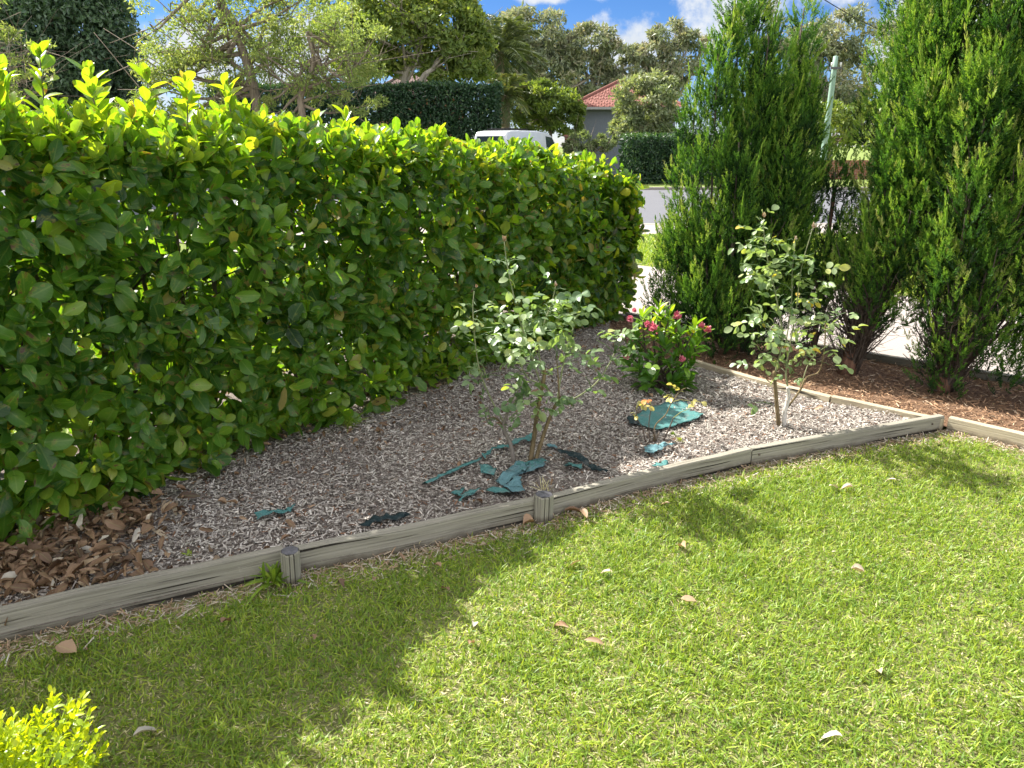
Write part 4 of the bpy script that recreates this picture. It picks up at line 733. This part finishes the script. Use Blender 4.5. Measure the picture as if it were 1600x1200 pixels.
# ------------------------------------------------------------------ background trees
def tree(name, label, trunk, blobs, mat, bmat, leafL, leafW, group, cat='tree', per=1.0, clump=.42, hang=.0, T=T_LO, wood_=True, tr=.2, tb=.5, limbs=14, shell=.35, upb=.6):
    """trunk: polyline; blobs: (centre, radii, leaf count)"""
    base = np.array(trunk[0], float); e = empty(name, base, label, cat, group); fol = MB(); allc = []
    for c, rad, cnt in blobs:
        c, rad = np.array(c, float), np.array(rad, float); k = max(5, int(cnt * per / 90)); d = nrm(rng.normal(size=(k, 3))); C = c + d * rad * (rng.uniform(shell, 1, k) ** .5)[:, None]
        rc = clump * rad.mean() * rng.uniform(.5, 1.1, k); m = int(cnt * per / k); i = np.repeat(np.arange(k), m); dd_ = nrm(rng.normal(size=(k * m, 3)) + [0, 0, upb]); q = rng.uniform(.35, 1, k * m) ** .5
        P = C[i] + dd_ * (rc[i] * q)[:, None] * [1, 1, .6]; ax = rng.normal(size=(k * m, 3)) + dd_ * .5; ax[:, 2] -= hang; L = rng.uniform(*leafL, k * m)
        leaves(fol, P, ax, dd_ + rng.normal(0, .5, (k * m, 3)), L, L * leafW, np.clip(rng.normal(tb, .2, k * m) + rng.normal(0, .16, k)[i], 0, 1), T, .4, .2); allc.append(C)
    fol.build('crown', M[mat], e)
    tm = MB(); Tn = catmull(trunk, 5); tm.tube(Tn, np.linspace(tr, tr * .35, len(Tn)), 9); C = np.concatenate(allc); ix = rng.choice(len(C), min(limbs, len(C)), replace=False)
    for j in ix:
        s = Tn[rng.integers(len(Tn) // 3, len(Tn))]; c = C[j]; mid = s * .45 + c * .55 + [0, 0, -.08 * np.linalg.norm(c - s)] + rng.normal(0, .12, 3); B = catmull([s, mid, c], 5); tm.tube(B, np.linspace(tr * .38, tr * .07, len(B)), 6)
        for _ in range(3):
            o_ = B[rng.integers(4, len(B))]; tm.tube([o_, (o_ + c) / 2 + rng.normal(0, .2, 3), c + rng.normal(0, .5, 3)], [tr * .13, tr * .09, tr * .04], 4)
    tm.build('trunk', M[bmat], e, True); return e
GR = 'trees beyond the hedge'
def blob(px, py, Y, rx, rz, n, ry=None): return (V(px, py, Y), (rx * Y / F, (ry or rx) * Y / F, rz * Y / F), n)
def gz(px, Y): p = V(px, 300, Y); return np.array([p[0], Y, 0])
Y = 24
tree('dense_tree', 'dense dark domed tree at the far left above the hedge', [gz(95, Y), V(95, 150, Y), V(95, 60, Y)], [blob(95, 60, Y, 100, 110, 34000), blob(40, 130, Y, 90, 60, 13000), blob(145, 120, Y, 50, 55, 11000), blob(90, -40, Y, 75, 55, 9000), blob(90, 60, Y, 70, 90, 9000)], 'fig', 'bark', (.11, .20), .5, GR, clump=.22, shell=.6, hang=.5, tb=.45)
Y = 15
tree('young_tree', 'pale leaved slender tree at the left edge in front of the dark dome', [gz(-60, Y), V(-50, 150, Y), V(-40, 60, Y)], [blob(0, 90, Y, 45, 70, 900), blob(45, 105, Y, 35, 14, 160), blob(60, 70, Y, 20, 12, 60), blob(-20, 20, Y, 40, 30, 500), blob(40, 125, Y, 30, 8, 80)], 'jac', 'bark', (.07, .13), .4, GR, clump=.4, tr=.05, limbs=22)
Y = 20
tree('feathery_tree', 'tall feathery tree with dark forking limbs behind the left of the hedge', [gz(400, Y), V(405, 200, Y), V(392, 120, Y), V(372, 60, Y), V(345, 0, Y), V(330, -50, Y)],
     [blob(290, 60, Y, 75, 55, 3000), blob(250, 110, Y, 50, 30, 1300), blob(330, 110, Y, 60, 40, 1800), blob(380, 30, Y, 90, 50, 2600), blob(470, 30, Y, 80, 45, 2600), blob(300, -20, Y, 100, 30, 1800), blob(330, 160, Y, 70, 30, 1500), blob(440, 100, Y, 50, 40, 1200), blob(240, 170, Y, 60, 25, 900)],
     'jac', 'bark', (.08, .15), .32, GR, clump=.38, tr=.16, limbs=34, shell=.2, upb=.3)
tree('crooked_tree', 'crooked low forking tree with pale feathery leaves before the dark hedge', [gz(470, 19), V(472, 185, 19), V(470, 150, 19), V(490, 100, 19), V(480, 50, 19)],
     [blob(450, 110, 19, 60, 40, 1700), blob(520, 90, 19, 70, 50, 2300), blob(500, 150, 19, 50, 28, 900), blob(560, 60, 19, 50, 45, 1300), blob(430, 175, 19, 40, 22, 600), blob(560, 150, 19, 35, 28, 700)], 'jac', 'bark', (.07, .13), .32, GR, clump=.38, tr=.11, limbs=26, shell=.2, upb=.3)
Y = 38
tree('round_tree', 'bushy yellow green tree with slanting trunks left of the palm', [gz(640, Y), V(630, 140, Y), V(645, 95, Y), V(665, 50, Y)], [blob(600, 50, Y, 75, 60, 5500), blob(690, 50, Y, 75, 55, 5500), blob(735, 80, Y, 36, 40, 2800), blob(640, -5, Y, 80, 45, 3500), blob(570, 95, Y, 50, 32, 2200), blob(710, 110, Y, 55, 26, 2200), blob(540, 30, Y, 50, 50, 2500)], 'lime', 'gumbark', (.20, .34), .45, GR, clump=.33, tr=.22, limbs=26)
tree('slanting_tree', 'lean tree with a pale slanting trunk above the brown roof', [gz(648, Y - 1), V(655, 138, Y - 1), V(680, 105, Y - 1), V(705, 75, Y - 1)], [blob(720, 60, Y - 1, 35, 30, 900), blob(700, 95, Y - 1, 25, 16, 400)], 'lime', 'gumbark', (.20, .34), .45, GR, tr=.17, limbs=8)
Y = 75
for lab, tx, bl in [('broad grey brown gum tree right of the palm', 830, [blob(825, 60, Y, 50, 42, 4500), blob(800, 100, Y, 45, 40, 3000), blob(850, 110, Y, 40, 40, 3000), blob(820, 150, Y, 50, 30, 2000)]),
                    ('open crowned gum tree in the middle of the skyline', 925, [blob(890, 85, Y, 30, 28, 1400), blob(925, 70, Y, 38, 26, 2000), blob(905, 125, Y, 40, 28, 1700), blob(955, 95, Y, 30, 26, 1400), blob(885, 60, Y, 14, 9, 260), blob(945, 150, Y, 40, 30, 1500)]),
                    ('reddish gum tree behind the red tiled house', 985, [blob(990, 110, Y, 30, 25, 1500), blob(970, 130, Y, 30, 20, 1200)]),
                    ('tall thin gum tree left of the broad conifer', 1050, [blob(1050, 50, Y, 30, 18, 1100), blob(1020, 90, Y, 30, 20, 1100), blob(1060, 95, Y, 34, 32, 1500), blob(1035, 130, Y, 36, 30, 1700), blob(1085, 60, Y, 25, 25, 600)]),
                    ('bare topped gum tree behind the gap between the conifers', 1200, [blob(1190, 30, Y, 45, 40, 900), blob(1215, 100, Y, 40, 50, 1600)]),
                    ('pale gum tree behind the green pole', 1290, [blob(1275, 70, Y, 45, 38, 2800), blob(1320, 60, Y, 42, 35, 2500), blob(1300, 130, Y, 60, 45, 3600), blob(1290, 190, Y, 55, 38, 3000)]),
                    ('gum tree seen in slivers at the right of the conifers', 1420, [blob(1400, 80, Y, 60, 50, 2600), blob(1500, 100, Y, 60, 60, 2600), blob(1560, 120, Y, 60, 60, 2400)])]:
    tree('gum_tree', lab, [gz(tx, Y), V(tx, 185, Y), V(tx + 3, 150, Y), V(tx, 120, Y)], bl, 'gum', 'gumbark', (.35, .62), .38, 'gum trees on the skyline', tr=.35, limbs=18, clump=.40, hang=.3, shell=.3)
tree('dense_shrub', 'rounded dark green shrub left of the red tiled house', [gz(860, 42), V(860, 200, 42), V(855, 170, 42)], [blob(855, 165, 42, 46, 34, 4500), blob(830, 190, 42, 32, 26, 2200), blob(885, 190, 42, 30, 22, 2000), blob(840, 145, 42, 26, 18, 1300)], 'lime', 'bark', (.18, .30), .42, GR, 'shrub', clump=.3, tr=.12, tb=.35)
tree('pale_shrub', 'pale grey green shrub in front of the red tiled house', [gz(1005, 36), V(1005, 220, 36), V(1010, 180, 36)], [blob(1005, 165, 36, 48, 40, 4800), blob(985, 195, 36, 34, 26, 2300), blob(1035, 200, 36, 36, 34, 2600), blob(1020, 135, 36, 30, 18, 1200)], 'shrub', 'bark', (.16, .28), .4, GR, 'shrub', clump=.3, tr=.12, tb=.6)
tree('low_shrub', 'low olive shrub between the white van and the house wall', [gz(925, 33), V(925, 240, 33), V(925, 225, 33)], [blob(915, 222, 33, 24, 13, 1300), blob(945, 224, 33, 20, 12, 1000), blob(890, 228, 33, 14, 9, 500)], 'shrub', 'bark', (.12, .2), .4, GR, 'shrub', tr=.06, tb=.2, clump=.3)
tree('dense_shrub', 'dense green growth behind the foot of the green pole', [gz(1290, 50), V(1290, 220, 50), V(1290, 200, 50)], [blob(1290, 200, 50, 55, 34, 4200), blob(1345, 205, 50, 45, 30, 2600), blob(1225, 205, 50, 45, 28, 2600)], 'lime', 'bark', (.22, .36), .42, GR, 'shrub', clump=.3, tr=.14, tb=.4)
tree('round_tree', 'leafy tree glimpsed behind the right conifers', [gz(1560, 30), V(1560, 200, 30), V(1560, 120, 30)], [blob(1560, 120, 30, 130, 100, 6000), blob(1400, 180, 30, 60, 50, 2000)], 'lime', 'bark', (.2, .32), .45, GR, tr=.2)

def clipped_hedge(label, x0, x1, y0, y1, h, n, L, skew=0.0, tb=.4):
    e = empty('clipped_hedge', ((x0 + x1) / 2, (y0 + y1) / 2, 0), label, 'hedge', 'clipped dark hedges across the road'); mb = MB()
    f = rng.random(n); a = rng.uniform(x0, x1, n); z = rng.uniform(0, h, n); top = f < .25; y = np.where(rng.random(n) < .8, y0, y1) + rng.normal(0, .07, n); y = np.where(top, rng.uniform(y0, y1, n), y); z = np.where(top, h + rng.normal(0, .05, n), z)
    y = y + .12 * np.sin(a * 2.1 + z) + skew * (a - x0); z = z * (1 + .012 * np.sin(a * 1.3)); end = rng.random(n) < .06; a = np.where(end, x1 + rng.normal(0, .08, n), a); y = np.where(end, rng.uniform(y0, y1, n) + skew * (x1 - x0), y)
    leaves(mb, np.column_stack([a, y, z]), rng.normal(0, 1, (n, 3)) + [0, -.3, .3], rng.normal(0, .7, (n, 3)) + [0, -.6, .6], L * rng.uniform(.7, 1.3, n), L * .5, np.clip(rng.normal(tb, .22, n) + .3 * top, 0, 1), T_LO, .4, .2); mb.build('foliage', M['darkhedge'], e)
    tw = MB()
    for q in np.arange(x0 + .4, x1 - .2, .9):
        yy = (y0 + y1) / 2 + skew * (q - x0)
        for s in range(3): tw.tube([(q, yy, 0), (q + rng.normal(0, .3), yy + rng.normal(0, .2), h * .5), (q + rng.normal(0, .4), yy + rng.normal(0, .25), h * .93)], [.06, .045, .02], 5)
    # dense inner growth: many small leaves deeper inside
    k = n // 3; tw.build('stems', M['darktwig'], e, True); mb = MB(); aa = rng.uniform(x0, x1, k); leaves(mb, np.column_stack([aa, rng.uniform(y0 + .15, y1 - .15, k) + skew * (aa - x0), rng.uniform(0, h - .05, k)]), rng.normal(0, 1, (k, 3)), rng.normal(0, 1, (k, 3)), L * 2.2, L * 1.3, .1, T_LO, .4, .2); mb.build('inner_foliage', M['darkhedge'], e); return e
clipped_hedge('long tall clipped dark hedge behind the white van', V(330, 150, 36)[0], V(778, 150, 36)[0], 35.4, 36.8, 4.15, 26000, .15)
clipped_hedge('short dark clipped hedge beside the road at the right of the big hedge', V(968, 240, 34.5)[0], V(1120, 240, 34.5)[0], 33.2, 34.6, 1.95, 8000, .13, tb=.55)

# palms
def palm(label, px, py, Y, n, L, trunk_r, tint, dead=0):
    top = V(px, py, Y); base = np.array([top[0], Y, 0]); e = empty('palm_tree', base, label, 'palm tree', 'palms beyond the road'); tr = MB(); P = np.linspace(base, top, 30); tr.tube(P, trunk_r * (1 + .12 * (np.arange(30) % 2)), 10); tr.build('trunk', M['bark'], e)
    for i in range(n):
        a = i * 2.4 + rng.normal(0, .2); elv = 1.35 - 1.9 * (i / n); hor = np.array([math.cos(a), math.sin(a), 0]); l = L * rng.uniform(.8, 1.1); s = np.linspace(0, 1, 12)[:, None]
        R_ = top + hor * (math.cos(elv) * s * l) + np.array([0, 0, 1.0]) * (math.sin(elv) * s * l - .42 * l * s ** 2); mb = MB(); mb.tube(R_, np.linspace(.035, .008, 12), 4, tint=.6)
        m = 34; q = np.linspace(.1, .99, m); Pq = np.stack([np.interp(q, s[:, 0], R_[:, c]) for c in range(3)], 1); tg = nrm(np.stack([np.interp(q, s[:, 0], np.gradient(R_, axis=0)[:, c]) for c in range(3)], 1)); side = nrm(np.cross(tg, [0, 0, 1.0]))
        for sg in (-1, 1):
            ax = tg * .75 + side * sg + [0, 0, -.12]; LL = .55 * np.sin(np.clip(q * 3.0, .3, 2.9)) * L / 2.6; leaves(mb, Pq, ax, np.tile([0, 0, 1.0], (m, 1)) + side * sg * .3, np.abs(LL) + .12, .055, np.clip(rng.normal(tint - .25 * (elv < 0), .12, m), 0, 1), T_LO, .5, .25)
        mb.build('frond', M['palm'], e)
palm('tall dark palm rising behind the round tree', 780, 80, 46, 38, 3.5, .28, .35)
palm('shorter palm with orange stalks right of the long dark hedge', 790, 150, 41, 26, 2.3, .22, .55)

# ------------------------------------------------------------------ houses
def hip_house(label, cx, cy, wx, wy, eave, ridge, rz, wallm, tilem, ridge_len, over=.45, windows=()):
    e = empty('house', (cx, cy, 0), label, 'house'); e.rotation_euler = (0, 0, rz)
    def put(mb, name, mat, bevel=0): o = mb.build(name, M[mat], None, bevel=bevel); o.parent = e; return o
    put(MB().box((0, 0, eave / 2), (wx, wy, eave)), 'wall', wallm)
    rf = MB(); N = 16; hx, hy = wx / 2 + over, wy / 2 + over; rl = ridge_len / 2
    for i in range(N):
        f0, f1 = i / N, (i + 1) / N; z0, z1 = eave + (ridge - eave) * f0, eave + (ridge - eave) * f1
        def rc(f): return (hx + (rl - hx) * f, hy * (1 - f) + .02)
        x0, y0 = rc(f0); x1, y1 = rc(f1); lift = .045; x0 += .03; y0 += .03
        v = [(-x0, -y0, z0), (x0, -y0, z0), (x0, y0, z0), (-x0, y0, z0), (-x0, -y0, z0 + lift), (x0, -y0, z0 + lift), (x0, y0, z0 + lift), (-x0, y0, z0 + lift), (-x1, -y1, z1 + lift), (x1, -y1, z1 + lift), (x1, y1, z1 + lift), (-x1, y1, z1 + lift)]
        rf.add(v, None, [[0, 1, 5, 4], [1, 2, 6, 5], [2, 3, 7, 6], [3, 0, 4, 7], [4, 5, 9, 8], [5, 6, 10, 9], [6, 7, 11, 10], [7, 4, 8, 11]] + ([[3, 2, 1, 0]] if i == 0 else []), rng.uniform(.2, .8))
        # pan tiles: small ribs on the front and left slopes
        m = int(2 * x0 / .3)
        for k in range(m):
            xx = -x0 + (k + .5) * 2 * x0 / m
            if abs(xx) < x1: rf.tube([(xx, -y0, z0 + lift), (xx, -y1, z1 + lift)], .035, 4, rng.uniform(0, 1), False)
    put(rf, 'roof', tilem)
    rg = MB()
    for sx in (-1, 1):
        for sy in (-1, 1): rg.tube([(sx * hx, sy * hy, eave + .05), (sx * rl, 0, ridge + .06)], .10, 6, .6)
    rg.tube([(-rl, 0, ridge + .06), (rl, 0, ridge + .06)], .1, 6, .6); put(rg, 'ridge_tiles', tilem)
    g = MB()
    for c, s in (((0, -hy - .05, eave - .04), (2 * hx + .2, .1, .13)), ((0, hy + .05, eave - .04), (2 * hx + .2, .1, .13)), ((-hx - .05, 0, eave - .04), (.1, 2 * hy - .004, .13)), ((hx + .05, 0, eave - .04), (.1, 2 * hy - .004, .13))): g.box(c, s)
    put(g, 'gutter', 'metal')
    for x, z, w, h in windows:
        w_ = put(MB().box((x, -wy / 2 - .03, z), (w, .06, h)), 'window', 'trim'); o = MB().box((x, -wy / 2 - .065, z), (w - .16, .02, h - .16)).build('pane', M['glass']); o.parent = w_
    return e
cx = V(977, 170, 45)[0]
hip_house('grey blue house with a red tiled hip roof beyond the road', cx + .1, 47, 5.6, 5.6, 3.6, 5.15, R(-4), 'render', 'redtile', .5, windows=[(1.9, 1.9, .9, 1.2)])
hip_house('brown tiled house roof behind the long dark hedge', V(652, 150, 52)[0], 55, 5.9, 5.2, 4.7, 6.15, R(4), 'brick', 'browntile', 2.8)
# brick pier and low wall
def pier(px, Y, h, label):
    b = gz(px, Y); e = empty('brick_pier', b, label, 'brick pier'); o = MB().box((0, 0, h / 2), (.4, .4, h)).build('shaft', M['brick']); o.parent = e; o = MB().box((0, 0, h + .04), (.5, .5, .08)).build('cap', M['brick'], bevel=.01); o.parent = e
pier(888, 34, 1.95, 'red brick pier just right of the white van')
b = MB().box((0, 0, .45), (14, .25, .9)).build('brick_wall', M['brick']); b.location = (14.5 + 6, 38, 0); tag(b, 'low red brick wall far off in the gap between the conifers', 'brick wall')

# ------------------------------------------------------------------ van
def van():
    th = R(-32); c = V(814, 240, 31.5); e = empty('parked_van', (c[0], 31.6, .0), 'white van parked across the road, seen from behind over the hedge', 'van'); e.rotation_euler = (0, 0, th)
    # local +Y is forward
    prof = [(-2.32, .35), (-2.36, .8), (-2.32, 1.25), (-2.27, 1.95), (-2.16, 2.09), (-1.75, 2.14), (0, 2.15), (.95, 2.09), (1.25, 1.98), (1.65, 1.55), (2.1, 1.18), (2.36, 1.0), (2.42, .7), (2.38, .35)]
    secs = [(-.86, .0, .0), (-.80, .12, 0), (0, .0, 0)]
    bm = bmesh.new(); rings = []
    for k, xs in enumerate((-1, -.93, .93, 1)):
        r = []
        for y, z in prof:
            tum = .13 * max(0, (z - 1.1)) / 1.0; ins = .05 if abs(xs) == 1 else 0; yc = y * (1 - ins * .35); zc = z - (ins * .9 if z > 1.9 else 0)
            r.append(bm.verts.new((xs * (.85 - tum), yc, zc)))
        rings.append(r)
    n = len(prof)
    for k in range(3):
        for i in range(n): bm.faces.new([rings[k][i], rings[k][(i + 1) % n], rings[k + 1][(i + 1) % n], rings[k + 1][i]])
    bm.faces.new(rings[0][::-1]); bm.faces.new(rings[3]); bmesh.ops.recalc_face_normals(bm, faces=bm.faces[:]); me = bpy.data.meshes.new('body'); bm.to_mesh(me); bm.free(); me.materials.append(M['van'])
    o = bpy.data.objects.new('body', me); COL.objects.link(o); o.parent = e; bv = o.modifiers.new('bevel', 'BEVEL'); bv.width = .035; bv.segments = 3; bv.limit_method = 'ANGLE'; [setattr(p_, 'use_smooth', True) for p_ in me.polygons]
    body = o
    def sx(z): return .85 - .13 * max(0, z - 1.1)
    def panel(name, ys, zs, mat, s, off=.008, par=e):
        v = []
        for (y, z) in ys:
            v.append((s * (sx(z) + off), y, z))
        c_ = np.mean(v, 0) + [s * .006, 0, 0]; mb = MB(); k = len(v); inn = [tuple(np.array(q) - [s * .03, 0, 0]) for q in v]; mb.add(v + inn + [c_], [[i, (i + 1) % k, 2 * k] for i in range(k)], [[i, i + k, (i + 1) % k + k, (i + 1) % k] for i in range(k)]); o = mb.build(name, M[mat]); o.parent = par; return o
    for s in (-1, 1):
        panel('side_panel', [(-1.95, 1.25), (-.75, 1.25), (-.75, 1.97), (-1.90, 1.97)], None, 'van', s); panel('side_panel', [(-.6, 1.25), (.5, 1.25), (.5, 1.97), (-.6, 1.97)], None, 'van', s)
        panel('door_window', [(.68, 1.25), (1.75, 1.25), (1.22, 1.90), (.72, 1.95)], None, 'glass', s)
        panel('tail_light', [(-2.27, .8), (-2.12, .8), (-2.08, 1.2), (-2.22, 1.2)], None, 'red', s)
    mb = MB(); v = [(-.64, -2.335, 1.28), (.64, -2.335, 1.28), (.58, -2.292, 1.93), (-.58, -2.292, 1.93)]; mb.add(v + [tuple(np.array(q) + [0, .05, 0]) for q in v], None, [[0, 1, 2, 3], [0, 4, 5, 1], [1, 5, 6, 2], [2, 6, 7, 3], [3, 7, 4, 0]]); o = mb.build('rear_window', M['glass']); o.parent = e
    mb = MB(); v = [(-.62, 1.36, 1.88), (.62, 1.36, 1.88), (.7, 1.98, 1.30), (-.7, 1.98, 1.30)]; mb.add([tuple(np.array(q) + [0, .03, .03]) for q in v] + v, None, [[0, 1, 2, 3], [0, 4, 5, 1], [1, 5, 6, 2], [2, 6, 7, 3], [3, 7, 4, 0]]); o = mb.build('windscreen', M['glass']); o.parent = e
    o = MB().box((0, -2.40, .5), (1.6, .12, .2)).build('rear_bumper', M['metal'], bevel=.02); o.parent = e; o = MB().box((0, 2.44, .5), (1.6, .12, .25)).build('front_bumper', M['metal'], bevel=.02); o.parent = e
    rk = MB()
    for y in np.linspace(-1.5, -.2, 9): rk.box((-.1, y, 2.20), (.95, .05, .05))
    for x in (-.57, .37): rk.box((x, -.85, 2.20), (.04, 1.45, .06))
    o = rk.build('roof_vent', M['rubber']); o.parent = e
    for x in (-.74, .74):
        for y in (-1.45, 1.55):
            w = MB(); w.tube([(x - .1, y, .32), (x + .1, y, .32)], .32, 24); w_ = w.build('wheel', M['rubber'], smooth=False); w_.parent = e; h = MB(); h.tube([(x - .112, y, .32), (x + .112, y, .32)], .18, 16); h = h.build('rim', M['metal']); h.parent = w_
van()

# ------------------------------------------------------------------ pole and wire
def pole():
    t = V(1306, 88, 40); b = np.array([t[0], 40, 0]); e = empty('utility_pole', b, 'green treated timber utility pole seen between the conifers', 'utility pole'); P = np.linspace(b, t, 8); MB().tube(P, np.linspace(.17, .12, 8), 12).build('post', M['pole'], e, True)
    m = MB(); m.box(t + [0.03, -.14, -.55], (.55, .08, .10)); m.build('crossarm', M['endgrain'], e)
    for dx in (-.2, .24):
        q = MB(); q.tube([t + [dx, -.14, -.5], t + [dx, -.14, -.3]], [.035, .05], 8); q.build('insulator', M['trim'], e, True)
pole()
P0, P1 = V(1150, -95, 22), V(1400, 58, 40); s = np.linspace(0, 1, 14)[:, None]; w = P0 * (1 - s) + P1 * s; w[:, 2] -= (.5 * np.sin(s * math.pi))[:, 0] * .4
o = MB().tube(w, .016, 5).build('overhead_wire', M['rubber'], smooth=True, loc=(P0 + P1) / 2); tag(o, 'dark overhead wire crossing the sky above the gap between conifers', 'wire')
